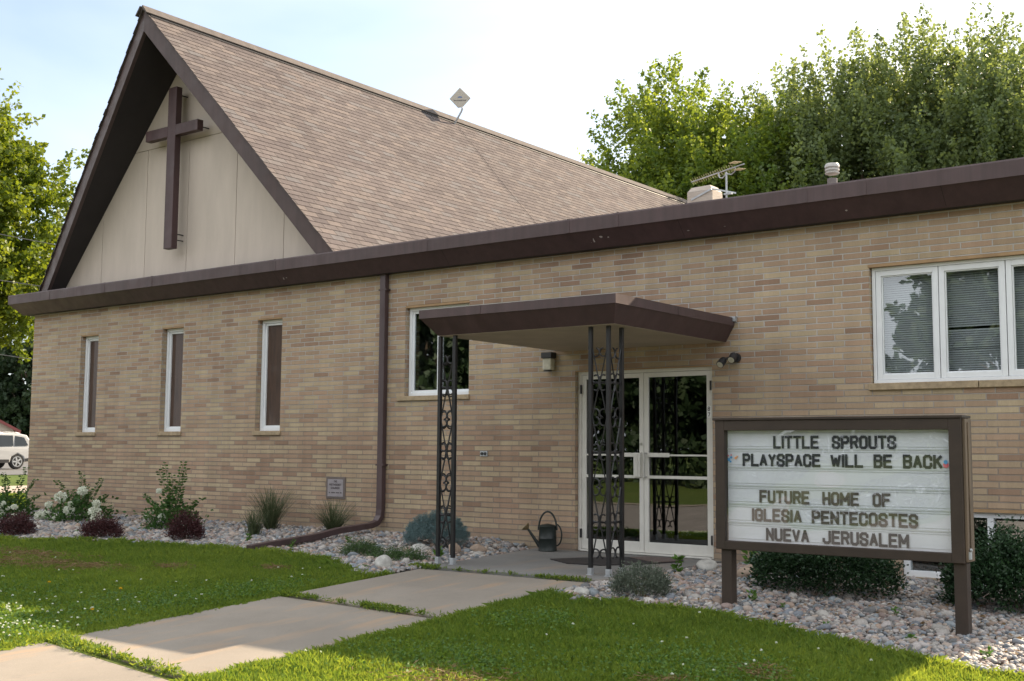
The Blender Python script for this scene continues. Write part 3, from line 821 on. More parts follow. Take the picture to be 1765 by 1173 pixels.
# basement window
x0, x1, z0, z1 = OP[6]
f = MB(); frame_box(f, x0 + .005, x1 - .005, z0, z1 - .03, 0.06, YD + 0.05, YD + 0.15)
f.box(x0 + .85, x0 + .91, YD + .05, YD + .15, z0 + .06, z1 - .09)
wnd = f.build('basement_window', M['white'], church, bevel=0.003)
for a, b_ in ((x0 + .065, x0 + .85), (x0 + .91, x1 - .065)):
    p = MB(); p.box(a, b_, YD + 0.10, YD + 0.105, z0 + .06, z1 - .09); p.build('pane', M['glass'], wnd)
h = MB(); h.box(x0 - .01, x1 + .01, YD - 0.005, YD + 0.05, z1 - 0.033, z1 - 0.002); h.build('lintel', M['lintel'], wnd)

# double entrance door
x0, x1, z0, z1 = OP[4]
DZ = 0.405
f = MB()
f.box(x0 + .005, x0 + .05, YD + .06, YD + .17, DZ, z1 - .005); f.box(x1 - .05, x1 - .005, YD + .06, YD + .17, DZ, z1 - .005)
f.box(x0 + .05, x1 - .05, YD + .06, YD + .17, z1 - .055, z1 - .005); f.box(x0 + .05, x1 - .05, YD + .03, YD + .19, DZ, DZ + .02)
dfr = f.build('door_frame', M['alu'], church, bevel=0.003)
h = MB(); h.box(x0, x1, YD + 0.004, YD + 0.058, z1 - 0.016, z1 - 0.002); h.build('lintel', M['lintel'], dfr)
xc = -7.305
for k, (a, b_) in enumerate(((x0 + .053, xc - .003), (xc + .003, x1 - .053))):
    d = MB(); zb, zt = DZ + .025, z1 - .058
    d.box(a, a + .06, YD + .075, YD + .12, zb, zt); d.box(b_ - .06, b_, YD + .075, YD + .12, zb, zt)
    d.box(a + .06, b_ - .06, YD + .075, YD + .12, zb, zb + .125); d.box(a + .06, b_ - .06, YD + .075, YD + .12, zt - .055, zt)
    door = d.build('door', M['alu'], church, bevel=0.003)
    p = MB(); p.box(a + .055, b_ - .055, YD + .096, YD + .101, zb + .12, zt - .05); p.build('pane', M['glass_door'], door)
    r_ = MB(); r_.box(a + .061, b_ - .061, YD + .070, YD + .094, 1.31, 1.345); r_.build('midrail', M['alu'], door, bevel=0.002)
    r_ = MB(); r_.box(a + .061, b_ - .061, YD + .078, YD + .094, 1.577, 1.598)
    if k == 0: r_.box(b_ - .34, b_ - .061, YD + .055, YD + .0775, 1.565, 1.615)
    else: r_.box(a + .061, a + .35, YD + .055, YD + .0775, 1.565, 1.615)
    r_.build('push_bar', M['alu'], door, bevel=0.004)
    hx = b_ - .033 if k == 0 else a + .033
    h = MB(); h.tube([(hx, YD + .07, 1.325), (hx, YD + .025, 1.325), (hx, YD + .025, 1.61), (hx, YD + .07, 1.61)], 0.011, 8)
    if k == 0: h.box(hx - .085, hx - .025, YD + .035, YD + .069, 1.33, 1.60)
    h.build('handle', M['steel'] if k else M['alu'], door)
    for z in (0.62, 2.40):
        hg = MB(); hg.box((a - .012) if k == 0 else (b_ - .004), (a + .004) if k == 0 else (b_ + .012), YD + .045, YD + .0745, z - .055, z + .055)
        hg.build('hinge', M['black_plastic'], door)
    if k == 0:
        lk = MB(); lk.lathe((b_ - .03, YD + .0745, 1.72), [(0.0, -.012), (.017, -.012), (.017, 0.0)], 14, axis='y'); lk.build('lock', M['steel'], door)
# house number on the door jamb
nb = MB(); nb.box(-6.452, -6.400, YD + .0705, YD + .0745, 2.025, 2.165)
num = nb.build('number_plate', M['plate_white'], church)

# lettering in strokes
GL = {
 'A': [[(0, 0), (.5, 1), (1, 0)], [(.2, .34), (.8, .34)]],
 'B': [[(0, 0), (0, 1), (.75, 1), (1, .86), (1, .66), (.78, .53), (1, .38), (1, .14), (.75, 0), (0, 0)], [(0, .53), (.78, .53)]],
 'C': [[(1, .68), (1, .86), (.75, 1), (.25, 1), (0, .86), (0, .14), (.25, 0), (.75, 0), (1, .14), (1, .32)]],
 'E': [[(1, 1), (0, 1), (0, 0), (1, 0)], [(0, .52), (.85, .52)]],
 'F': [[(1, 1), (0, 1), (0, 0)], [(0, .52), (.85, .52)]],
 'G': [[(1, .70), (1, .86), (.75, 1), (.25, 1), (0, .86), (0, .14), (.25, 0), (.75, 0), (1, .14), (1, .46), (.6, .46)]],
 'H': [[(0, 0), (0, 1)], [(1, 0), (1, 1)], [(0, .5), (1, .5)]],
 'I': [[(.5, 0), (.5, 1)]],
 'J': [[(1, 1), (1, .14), (.75, 0), (.25, 0), (0, .14), (0, .32)]],
 'K': [[(0, 0), (0, 1)], [(1, 1), (0, .4)], [(.35, .6), (1, 0)]],
 'L': [[(0, 1), (0, 0), (1, 0)]],
 'M': [[(0, 0), (0, 1), (.5, .3), (1, 1), (1, 0)]],
 'N': [[(0, 0), (0, 1), (1, 0), (1, 1)]],
 'O': [[(.25, 0), (0, .14), (0, .86), (.25, 1), (.75, 1), (1, .86), (1, .14), (.75, 0), (.25, 0)]],
 'P': [[(0, 0), (0, 1), (.75, 1), (1, .86), (1, .62), (.75, .48), (0, .48)]],
 'R': [[(0, 0), (0, 1), (.75, 1), (1, .86), (1, .64), (.75, .5), (0, .5)], [(.6, .5), (1, 0)]],
 'S': [[(1, .72), (1, .86), (.75, 1), (.25, 1), (0, .86), (0, .66), (.25, .53), (.75, .47), (1, .34), (1, .14), (.75, 0), (.25, 0), (0, .14), (0, .28)]],
 'T': [[(0, 1), (1, 1)], [(.5, 1), (.5, 0)]],
 'U': [[(0, 1), (0, .14), (.25, 0), (.75, 0), (1, .14), (1, 1)]],
 'V': [[(0, 1), (.5, 0), (1, 1)]],
 'W': [[(0, 1), (.25, 0), (.5, .75), (.75, 0), (1, 1)]],
 'Y': [[(0, 1), (.5, .48), (1, 1)], [(.5, .48), (.5, 0)]],
 'D': [[(0, 0), (0, 1), (.7, 1), (1, .8), (1, .2), (.7, 0), (0, 0)]],
 '8': [[(.25, .53), (0, .66), (0, .86), (.25, 1), (.75, 1), (1, .86), (1, .66), (.75, .53), (.25, .53), (0, .38), (0, .14), (.25, 0), (.75, 0), (1, .14), (1, .38), (.75, .53)]],
 '7': [[(0, 1), (1, 1), (.4, 0)]],
 '1': [[(.5, 0), (.5, 1), (.25, .8)]], '9': [[(1, .5), (.25, .5), (0, .65), (0, .86), (.25, 1), (.75, 1), (1, .86), (1, .14), (.75, 0), (.2, 0)]],
}
def text_strokes(mb, txt, x0, x1, zc, h, t, y, cw=0.62, gap=0.30, space=0.95, dep=0.002):
    """text between x0 and x1 on a plane facing -y at depth y"""
    def wof(c): return {'I': 0.0, 'M': cw * 1.25, 'W': cw * 1.35, ' ': space, '1': .3 * cw}.get(c, cw)
    total = sum(wof(c) for c in txt) * h + (len(txt) - 1) * gap * h
    k = (x1 - x0 - t) / (total)
    x = x0 + t / 2
    for c in txt:
        w = wof(c) * h * k; idx = 0
        if c != ' ':
            for pl in GL[c]:
                for a, b_ in zip(pl[:-1], pl[1:]):
                    if c == 'I': a, b_ = (0, a[1]), (0, b_[1])
                    A = Vector((x + a[0] * w, 0, zc - h / 2 + t / 2 + a[1] * (h - t))); B = Vector((x + b_[0] * w, 0, zc - h / 2 + t / 2 + b_[1] * (h - t)))
                    d = (B - A); L = d.length
                    if L < 1e-6: continue
                    d.normalize(); nrm = Vector((-d.z, 0, d.x)); ext = t * 0.42 if (abs(d.x) < .02 or abs(d.z) < .02) else t * 0.22
                    if abs(d.x) > .02 and abs(d.z) > .02: ext = t * 0.15
                    A2 = A - d * ext; B2 = B + d * ext
                    yy = y - dep - idx * 0.00025; idx += 1
                    q = [A2 - nrm * t / 2, B2 - nrm * t / 2, B2 + nrm * t / 2, A2 + nrm * t / 2]
                    zlo, zhi = zc - h / 2, zc + h / 2
                    q = [(p.x, yy, min(max(p.z, zlo), zhi)) for p in q]
                    mb.add(q, [(0, 1, 2, 3)])
        x += w + gap * h * k
tb = MB(); text_strokes(tb, '8', -6.441, -6.411, 2.130, 0.050, 0.008, YD + .0702); text_strokes(tb, '7', -6.441, -6.411, 2.062, 0.050, 0.008, YD + .0702)
tb.build('numerals', M['black_plastic'], num, fix=False)

# corner plaque
q = MB(); q.box(-12.635, -12.245, YD - .012, YD + .0, .915, 1.235)
frp = q.build('cornerstone_plaque', M['plaque_frame'], church, bevel=0.004)
q = MB(); q.box(-12.598, -12.282, YD - .016, YD - .0125, .95, 1.20); q.build('plaque_face', M['plaque'], frp)
q = MB()
for s_, a, b_, z in (('THE', -12.475, -12.405, 1.168), ('METHODIST', -12.565, -12.315, 1.122), ('CHURCH', -12.53, -12.35, 1.073)):
    text_strokes(q, s_, a, b_, z, 0.030, 0.0075, YD - .016)
for a, b_ in ((-12.57, -12.545), (-12.52, -12.44), (-12.425, -12.36), (-12.345, -12.31)): q.box(a, b_, YD - .0178, YD - .0165, 0.998, 1.014)
q.build('engraving', M['plaque_text'], frp, fix=False)
# outlet
ou = MB(); ou.box(-9.752, -9.632, YD - .018, YD, 1.553, 1.625)
outl = ou.build('outlet', M['galv'], church, bevel=0.003)
for x in (-9.718, -9.666):
    ou = MB(); ou.lathe((x, YD - .018, 1.589), [(0, -.014), (.019, -.012), (.021, 0)], 14, axis='y'); ou.build('outlet_cover', M['black_plastic'], outl)

# downspout
ds = MB()
def rect_pipe(mb, pts, w, d):
    """rectangular tube, w across x, d the other way"""
    k = len(mb.v)
    for i, p in enumerate(pts):
        p = Vector(p); t = (Vector(pts[min(i + 1, len(pts) - 1)]) - Vector(pts[max(i - 1, 0)])).normalized()
        sx = Vector((1, 0, 0)); sx = (sx - t * sx.dot(t)).normalized(); o_ = t.cross(sx)
        for a, b_ in ((-1, -1), (1, -1), (1, 1), (-1, 1)): mb.v.append(tuple(p + sx * a * w / 2 + o_ * b_ * d / 2))
    for i in range(len(pts) - 1):
        for j in range(4):
            j2 = (j + 1) % 4; mb.f.append((k + i * 4 + j, k + i * 4 + j2, k + i * 4 + 4 + j2, k + i * 4 + 4 + j)); mb.mi.append(0)
    mb.f.append((k, k + 1, k + 2, k + 3)); e = k + (len(pts) - 1) * 4; mb.f.append((e, e + 1, e + 2, e + 3)); mb.mi += [0, 0]
xd = -11.50
rect_pipe(ds, [(xd, YD - .05, 4.13), (xd, YD - .05, 2.0), (xd, YD - .05, .80), (xd, YD - .065, .70), (xd, YD - .13, .62), (xd, YD - .25, .585), (xd + .02, YD - .9, .545), (xd + .06, 10.9, .495), (xd + .12, 9.72, .415)], 0.104, 0.078)
dsp = ds.build('downspout', brown_paint('brown_downspout', (0.066, 0.042, 0.044), 0.4), church, bevel=0.006)
for z in (1.42, 3.9):
    ds = MB(); ds.box(xd - .075, xd + .075, YD - .092, YD - .0, z - .012, z + .012); ds.build('strap', M['coping'], dsp)

# entrance canopy ---------------------------------------------------
can = MB()
tz, lz, bz = 3.162, 3.072, 2.885
T = [(-8.60, YD), (-8.60, 9.67), (-6.06, 9.67), (-6.06, YD)]; Bq = [(-8.45, YD), (-8.45, 9.81), (-6.165, 9.81), (-6.165, YD)]
can.add([(x, y, lz) for x, y in T] + [(x, y, bz) for x, y in Bq], [(0, 1, 5, 4), (1, 2, 6, 5), (2, 3, 7, 6)])
canopy = can.build('canopy', M['fascia'], church)
c2 = MB(); e = .006
T2 = [(-8.60 - e, YD), (-8.60 - e, 9.67 - e), (-6.06 + e, 9.67 - e), (-6.06 + e, YD)]
c2.add([(x, y, tz) for x, y in T2] + [(x, y, lz - .004) for x, y in T2] + [(-8.60, YD, lz - .004), (-8.60, 9.67, lz - .004), (-6.06, 9.67, lz - .004), (-6.06, YD, lz - .004)],
       [(0, 1, 5, 4), (1, 2, 6, 5), (2, 3, 7, 6), (0, 3, 2, 1), (4, 5, 9, 8), (5, 6, 10, 9), (6, 7, 11, 10)])
c2.box(-7.78, -7.74, 9.6605, 9.6635, lz, tz - .001); c2.box(-6.0535, -6.0505, 10.9, 10.94, lz, tz - .001)
c2.build('canopy_flashing', M['coping'], canopy)
c2 = MB(); c2.box(-8.448, -6.167, 9.812, YD, bz - .002, bz + .02); c2.build('canopy_soffit', M['soffit_tan'], canopy)
c2 = MB(); c2.box(-6.10, -6.02, YD - .05, YD - .001, tz - .045, tz + .012); c2.build('wall_flashing', M['galv'], canopy)

# ornamental iron columns
def scroll(mb, cx, cz, r, a0, a1, ax, y0, rad):
    pts = []
    for k in range(9):
        a = a0 + (a1 - a0) * k / 8
        u_, w_ = cx + math.cos(a) * r, cz + math.sin(a) * r
        pts.append((u_, y0, w_) if ax == 'x' else (y0, u_, w_))
    mb.tube(pts, rad, 5)
def lattice(ax, u0, u1, fixed, z0, z1):
    mb = MB(); uc = (u0 + u1) / 2; hw = (u1 - u0) / 2
    N = 6; st = (z1 - z0) / N; r = hw * 0.5
    def P(u_, z): return (u_, fixed, z) if ax == 'x' else (fixed, u_, z)
    for k in range(N):
        za, zb = z0 + k * st, z0 + (k + 1) * st
        if k % 2 == 0: A, B_ = ((u0, za), (uc - .004, zb)), ((u1, za), (uc + .004, zb))
        else: A, B_ = ((uc - .004, za), (u0, zb)), ((uc + .004, za), (u1, zb))
        for (p_, q_) in (A, B_): mb.tube([P(*p_), P(*q_)], 0.0075, 5)
    for k in range(N + 1):
        z = z0 + k * st
        if k % 2 == 0:      # node on the posts: back to back arcs over and under
            if k < N:
                scroll(mb, uc - r * 1.05, z + r * .9, r, -1.4, 1.9, ax, fixed, 0.009); scroll(mb, uc + r * 1.05, z + r * .9, r, math.pi + 1.4, math.pi - 1.9, ax, fixed, 0.009)
            if k > 0:
                scroll(mb, uc - r * 1.05, z - r * .9, r, 1.4, -1.9, ax, fixed, 0.009); scroll(mb, uc + r * 1.05, z - r * .9, r, math.pi - 1.4, math.pi + 1.9, ax, fixed, 0.009)
        else:               # waist: curls left and right of the crossing
            for sz in (1, -1):
                scroll(mb, uc - hw * .48, z + sz * r * .85, r * .95, -2.6 * sz, 2.2 * sz, ax, fixed, 0.009); scroll(mb, uc + hw * .48, z + sz * r * .85, r * .95, math.pi + 2.6 * sz, math.pi - 2.2 * sz, ax, fixed, 0.009)
    return mb
for cx_, cy_, dirx in ((-6.305, 9.93, -1), (-8.455, 9.86, 1)):
    post_pts = [(cx_, cy_), (cx_ + dirx * 0.212, cy_), (cx_, cy_ + 0.245)]
    for (a, b_) in post_pts:
        colm = MB(); colm.box(a - .019, a + .019, b_ - .019, b_ + .019, 0.43, 2.882); colm.build('column_post', M['black'], canopy, bevel=0.002)
    u0, u1 = sorted((cx_ + dirx * .019, cx_ + dirx * .193))
    lm = lattice('x', u0, u1, cy_, 0.58, 2.66)
    l2 = lattice('y', cy_ + .019, cy_ + .226, cx_, 0.58, 2.66)
    lm.add(l2.v, l2.f)
    lat = lm.build('column_scrollwork', M['black'], canopy, smooth=True)
    for (a, b_) in post_pts:
        ft = MB(); ft.box(a - .034, a + .034, b_ - .034, b_ + .034, 0.404, 0.412); ft.box(a - .024, a + .024, b_ - .024, b_ + .024, 0.412, 0.475)
        ft.build('column_foot', M['galv'], canopy, bevel=0.002)
    if dirx < 0:  # loose end plates of the canopy soffit
        pass

# ------------------------------------------------------------------ things on the church
cr_ = empty('wall_cross', (-16.56, 12.2, 4.98), 'large brown cross mounted in front of the cream gable', 'cross')
c = MB(); c.box(-16.66, -16.44, 12.17, 12.29, 5.00, 7.80); c.build('upright', M['cross'], cr_, bevel=0.006)
c = MB(); c.box(-17.265, -16.661, 12.168, 12.288, 6.945, 7.13); c.box(-16.439, -15.845, 12.168, 12.288, 6.945, 7.13); c.build('crossbar', M['cross'], cr_, bevel=0.006)
for x, z in ((-16.5, 7.68), (-15.90, 7.03), (-17.2, 7.03), (-16.5, 5.16), (-16.5, 5.26)):
    c = MB(); c.tube([(x, 12.285, z), (x, YP + .002, z)], 0.010, 6); c.build('bracket', M['black'], cr_)

lamp = empty('wall_lantern', (-8.62, 12.2, 2.63), 'small black capped wall lamp left of the glass doors', 'wall lamp')
c = MB(); c.box(-8.70, -8.54, 12.10, YD, 2.80, 2.875); c.lathe((-8.62, 12.14, 2.635), [(0.0, 0), (.055, 0), (.055, .012), (0, .012)], 16); c.build('housing', M['black_plastic'], lamp, bevel=0.006)
c = MB(); c.box(-8.685, -8.555, 12.115, YD - .01, 2.65, 2.799); c.build('lamp_glass', M['lamp_glass'], lamp, bevel=0.012)
fl = empty('floodlight', (-6.04, 12.2, 2.68), 'black twin floodlight on the brick right of the canopy', 'floodlight')
c = MB(); c.lathe((-6.03, YD, 2.70), [(.055, 0), (.055, -.035), (0.0, -.04)], 18, axis='y'); c.build('mounting', M['black_plastic'], fl)
for (hx, hy, hz, tx) in ((-6.02, 12.11, 2.715, .02), (-6.14, 12.09, 2.665, -.10)):
    d = Vector((tx, -.75, -.6)).normalized(); p0 = Vector((hx, hy, hz)) - d * .04; p1 = p0 + d * .12
    c = MB(); c.tube([p0 - d * .0, p0 + d * .03, p1], [.025, .042, .045], 14); c.tube([(-6.03, YD - .035, 2.70), tuple(p0)], .014, 8); hd = c.build('lamp_head', M['black_plastic'], fl)
    c = MB(); c.tube([p1 - d * .004, p1 + d * .003], .037, 14); c.build('lens', M['lamp_glass'], hd)

# rooftop things
di = empty('satellite_panel', (-16.30, 19.36, 8.71), 'diamond shaped beige antenna panel on a bent pole near the ridge', 'antenna')
dc = Vector((-16.08, 19.30, 9.29)); nrm = Vector((.50, -.85, -.12)).normalized(); hx_ = Vector((0, 0, 1)).cross(nrm).normalized(); hz_ = nrm.cross(hx_); hw_ = .235
hx_ = -hx_ if hx_.x < 0 else hx_
c = MB(); vs = []
for dd in (0, -.045):
    for a, b_ in ((0, 1), (1, .02), (.22, -.82), (-.22, -.86), (-1, -.02)): vs.append(dc + hx_ * a * hw_ + hz_ * b_ * hw_ + nrm * (dd + .02))
c.add(vs, [(0, 1, 2, 3, 4), (9, 8, 7, 6, 5)] + [(i, i + 5, (i + 1) % 5 + 5, (i + 1) % 5) for i in range(5)])
rad_ = c.build('panel', M['beige_dish'], di, bevel=0.008)
c = MB(); vs = [dc + nrm * .0225 + hx_ * (math.cos(a) * .052) + hz_ * (.012 + math.sin(a) * .030) for a in [math.pi * k / 10 for k in range(11)]]; c.add(vs, [tuple(range(11))])
c.build('emblem', M['dish_blue'], rad_, fix=False)
c = MB()
n_ = 9
for k in range(n_):
    cx_ = (k - (n_ - 1) / 2) * .031
    c.add([dc + nrm * .0225 + hx_ * (cx_ + a) + hz_ * (-.045 + b_) for a, b_ in ((-.012, -.014), (.012, -.014), (.012, .014 if k in (0, 5) else .008), (-.012, .014 if k in (0, 5) else .008))], [(0, 1, 2, 3)])
c.build('wordmark', M['dish_text'], rad_, fix=False)
c = MB(); c.tube([(-16.30, 19.36, 8.73), (-16.27, 19.36, 8.78), (-16.08, 19.355, 9.02), (-16.05, 19.345, 9.07), (-16.06, 19.335, 9.24)], .021, 10); c.build('pole', M['galv'], di)
c = MB(); c.obox((-16.295, 19.36, 8.725), (.07 * .664, 0, -.07 * .748), (0, .09, 0), (.012 * .748, 0, .012 * .664)); c.build('foot', M['galv'], di)
cb = MB()
pts = [(XM + dx + .02 * .748, 19.345 + .03 * math.sin(dx * 3), ZA - SL * dx + .02 * .664 + .006) for dx in np.linspace(.25, HW + .02, 14)]
cb.tube(pts, .0035, 5)
meta(cb.build('coax_cable', M['black_plastic'], fix=False), 'thin black cable running down the shingle slope from the diamond antenna', 'cable')

ch = empty('chimney', (-10.63, 20.2, 4.4), 'short pale square chimney behind the flat roof edge', 'chimney')
c = MB(); c.box(-10.90, -10.355, 20.0, 20.45, 4.40, 6.66); c.build('stack', M['chimney'], ch, bevel=0.02)
c = MB()
c.add([(-10.90, 20.0, 6.655), (-10.355, 20.0, 6.655), (-10.355, 20.45, 6.655), (-10.90, 20.45, 6.655), (-10.83, 20.06, 6.755), (-10.425, 20.06, 6.765), (-10.425, 20.39, 6.765), (-10.83, 20.39, 6.755)],
      [(4, 5, 6, 7), (0, 1, 5, 4), (1, 2, 6, 5), (2, 3, 7, 6), (3, 0, 4, 7)]); c.build('mortar_cap', M['chimney'], ch, bevel=0.015)
c = MB()
c.bar((-10.80, 19.99, 6.50), (-10.36, 19.985, 6.66), .012, .035); c.bar((-10.345, 19.985, 6.66), (-10.06, 20.42, 6.62), .012, .03)
c.build('strap', M['galv'], ch)
an = empty('roof_antenna', (-10.075, 20.05, 4.4), 'long television aerial with yellow rods on a thin mast', 'aerial')
c = MB(); c.tube([(-10.075, 20.05, 4.4), (-10.075, 20.05, 6.96)], .019, 8); c.box(-10.12, -9.96, 20.02, 20.08, 6.52, 6.55); c.build('mast', M['galv'], an)
bd = Vector((-.894, .448, 0)); bc_ = Vector((-10.075, 20.05, 7.0)); bu = Vector((0, 0, 1)); bp = bd.cross(bu)
c = MB(); c.tube([bc_ - bd * .55, bc_ + bd * 1.15], .011, 6)
c.tube([bc_ + bd * .25, bc_ + bd * .22 - bu * .10, bc_ + bd * .12 - bu * .13, bc_ - bu * .07], .011, 6)
c.tube([bc_ - bd * .28, bc_ - bd * .27 - bu * .08, bc_ - bd * .16 - bu * .12, bc_ - bu * .07], .011, 6)
c.build('boom', M['galv'], an)
c = MB()
for k in range(19):
    p = bc_ + bd * (1.13 - k * .074); L = .058 + .0012 * k; rd = (bp * .6 - bu * .8)
    c.tube([p - rd * L, p + rd * L], .0045, 4)
for sgn in (1, -1):
    for k in range(7):
        p = bc_ - bd * (.26 + k * .028) + (bp * .6 - bu * .8) * sgn * .075
        c.tube([p - bp * .09, p + bp * .09 + bu * .01], .005, 4)
c.build('rods', M['yellow'], an)
vp_ = empty('roof_vent', (-5.58, 14.0, 4.4), 'round capped flue vent standing above the right roof edge', 'roof vent')
c = MB(); c.lathe((-5.57, 14.0, 4.40), [(.062, 0), (.062, .66)], 20); c.build('pipe', M['vent_pipe'], vp_, smooth=True)
c = MB(); c.lathe((-5.57, 14.0, 5.0), [(.06, .112), (.086, .122), (.09, .135), (.072, .142), (.072, .155), (.09, .160), (.09, .178), (.072, .185), (.072, .195), (.091, .20), (.091, .225), (.075, .25), (.03, .26), (0, .262)], 24)
c.build('cap', M['vent'], vp_, smooth=True)

# ------------------------------------------------------------------ message sign
sg = empty('message_sign', (-3.68, 9.2, 0.26), 'brown framed church message board with changeable letters on two posts', 'sign')
Y0 = 9.10; ZT, ZB_ = 1.895, 0.812; X0, X1 = -4.705, -2.655
c = MB()
c.box(X0, X0 + .085, Y0, Y0 + .20, ZB_, ZT); c.box(X1 - .095, X1, Y0, Y0 + .20, ZB_, ZT)
c.box(X0 + .085, X1 - .095, Y0, Y0 + .20, ZB_, ZB_ + .072); c.box(X0 + .085, X1 - .095, Y0, Y0 + .20, ZT - .085, ZT)
c.box(X0 + .085, X1 - .095, Y0 + .14, Y0 + .19, ZB_ + .072, ZT - .085)
frs = c.build('frame', M['sign_brown'], sg, bevel=0.004)
c = MB(); c.box(X0 - .02, X1 + .012, Y0 - .012, Y0 + .215, ZT + .001, ZT + .022); c.build('cap', M['sign_brown'], sg, bevel=0.003)
c = MB(); c.box(X1 + .001, X1 + .022, Y0 + .025, Y0 + .19, ZB_ + .01, ZT - .004); c.box(X1 + .0225, X1 + .031, Y0 + .075, Y0 + .12, ZB_ + .03, ZT - .03)
c.build('side_board', M['sign_side'], sg, bevel=0.003)
c = MB(); c.lathe((X1 + .03, Y0 + .05, ZB_ + .10), [(0, .012), (.012, .012), (.012, 0)], 10, axis='x'); c.box(X1 + .022, X1 + .034, Y0 + .03, Y0 + .075, ZB_ + .03, ZB_ + .085); c.build('latch', M['galv'], sg)
px0, px1, pz0, pz1 = X0 + .085, X1 - .095, ZB_ + .072, ZT - .085
c = MB(); c.box(px0, px1, Y0 + .070, Y0 + .139, pz0, pz1); pan = c.build('panel', M['sign_white'], sg)
c = MB(); rh = (pz1 - pz0) / 6
for k in range(0, 7):
    z = pz0 + k * rh
    if 0 < k < 6: c.box(px0, px1, Y0 + .064, Y0 + .0695, z - .006, z + .006)
    if k < 6: c.box(px0, px1, Y0 + .066, Y0 + .0695, z + .020, z + .0235)
    if k > 0: c.box(px0, px1, Y0 + .066, Y0 + .0695, z - .0235, z - .020)
c.build('letter_track', M['sign_rail'], sg)
yl = Y0 + .064
for txt, a, b_, z, mt in (('LITTLE SPROUTS', -4.200, -3.168, 1.712, 'letter'), ('PLAYSPACE WILL BE BACK', -4.480, -2.815, 1.564, 'letter'), ('FUTURE HOME OF', -4.330, -3.222, 1.261, 'letter_reflection'),
                          ('IGLESIA PENTECOSTES', -4.400, -3.012, 1.108, 'letter_reflection'), ('NUEVA JERUSALEM', -4.275, -3.085, .952, 'letter')):
    tb = MB(); text_strokes(tb, txt, a, b_, z, 0.108, 0.0215, yl, gap=0.33, space=1.0 if txt[0] in 'LFN' else .62)
    tb.build('text_line', M[mt], pan, fix=False)
def disc(mb, x, z, r, y, n=12): mb.add([(x + r * math.cos(6.283 * k / n), y, z + r * math.sin(6.283 * k / n)) for k in range(n)], [tuple(range(n))])
for mt, dots in (('blue', ((-4.605, 1.565, .014), (-4.585, 1.583, .011), (-4.59, 1.548, .009), (-2.793, 1.562, .016))), ('pink', ((-4.612, 1.598, .007), (-4.585, 1.603, .007), (-2.792, 1.540, .022))), ('orange', ((-4.545, 1.578, .011), (-4.530, 1.590, .008)))):
    c = MB()
    for k, (x, z, r_) in enumerate(dots): disc(c, x, z, r_, yl - .001 - k * .0003 - (0.0015 if mt == 'blue' else 0))
    c.build('sticker', M[mt], pan, fix=False)
c = MB(); c.add([(px0, Y0 + .024, pz0), (px1, Y0 + .024, pz0), (px1, Y0 + .024, pz1), (px0, Y0 + .024, pz1)], [(0, 1, 2, 3)]); c.build('glazing', M['glass_sign'], sg, fix=False)
for xp in (X0 + .035, X1 - .105 + .015):
    c = MB(); c.box(xp, xp + .095, Y0 + .03, Y0 + .125, -0.2, ZB_ - .001); c.build('post', M['sign_brown'], sg, bevel=0.003)

# watering can and mat
wc = empty('watering_can', (-8.475, 11.95, 0.405), 'dark green metal watering can with hoop handle by the porch wall', 'watering can')
c = MB(); c.lathe((-8.475, 11.95, .405), [(0, 0), (.112, 0), (.116, .01), (.112, .02), (.110, .15), (.113, .155), (.110, .16), (.106, .29), (.110, .30), (.085, .32), (.0, .335)], 28); c.build('body', M['can'], wc, smooth=True)
c = MB(); c.tube([(-8.555, 11.90, .46), (-8.605, 11.87, .54), (-8.680, 11.82, .67)], [.028, .020, .014], 10); c.build('spout', M['can'], wc, smooth=True)
c = MB(); dd = Vector((-.6, -.38, .70)).normalized(); p = Vector((-8.680, 11.82, .67)); c.tube([p, p + dd * .025, p + dd * .05, p + dd * .055], [.017, .045, .058, .052], 16); c.build('rose', M['brass'], wc, smooth=True)
c = MB(); pts = [(-8.475 + .105 * math.cos(a), 11.95 + .045 * math.cos(a), .66 + .225 * math.sin(a)) for a in [math.pi * k / 14 for k in range(15)]]; c.tube(pts, .0115, 8)
pts = [(-8.475 + .105 * .9 + .06 * math.sin(a), 11.95 + .05 + .03 * math.sin(a), .60 - .13 * math.cos(a) + 0) for a in [math.pi * k / 10 for k in range(11)]]; c.tube(pts, .009, 8)
c.build('handle', M['can'], wc, smooth=True)
mm = MB(); rg = random.Random(7)
ou_ = [(-7.78, 11.02), (-7.35, 10.72), (-6.95, 10.78), (-6.70, 11.15), (-6.48, 11.75), (-6.62, 12.0), (-7.05, 11.95), (-7.4, 11.65), (-7.62, 11.35)]
mm.prism(ou_, .407, .417, 'z')
matto = mm.build('doormat', M['rubber'], None, bevel=0.003)
meta(matto, 'worn black rubber doormat lying on the porch before the glass doors', 'doormat')
mm = MB(); mm.prism([(-7.15, 11.72), (-6.62, 11.36), (-6.50, 11.74), (-6.64, 11.97), (-7.05, 11.92)], .4185, .426, 'z'); mm.build('mat_pile', pm('faded_brown_pile', (0.115, 0.085, 0.075), 0.95, 0.4, 40, 0.004, 90), matto)

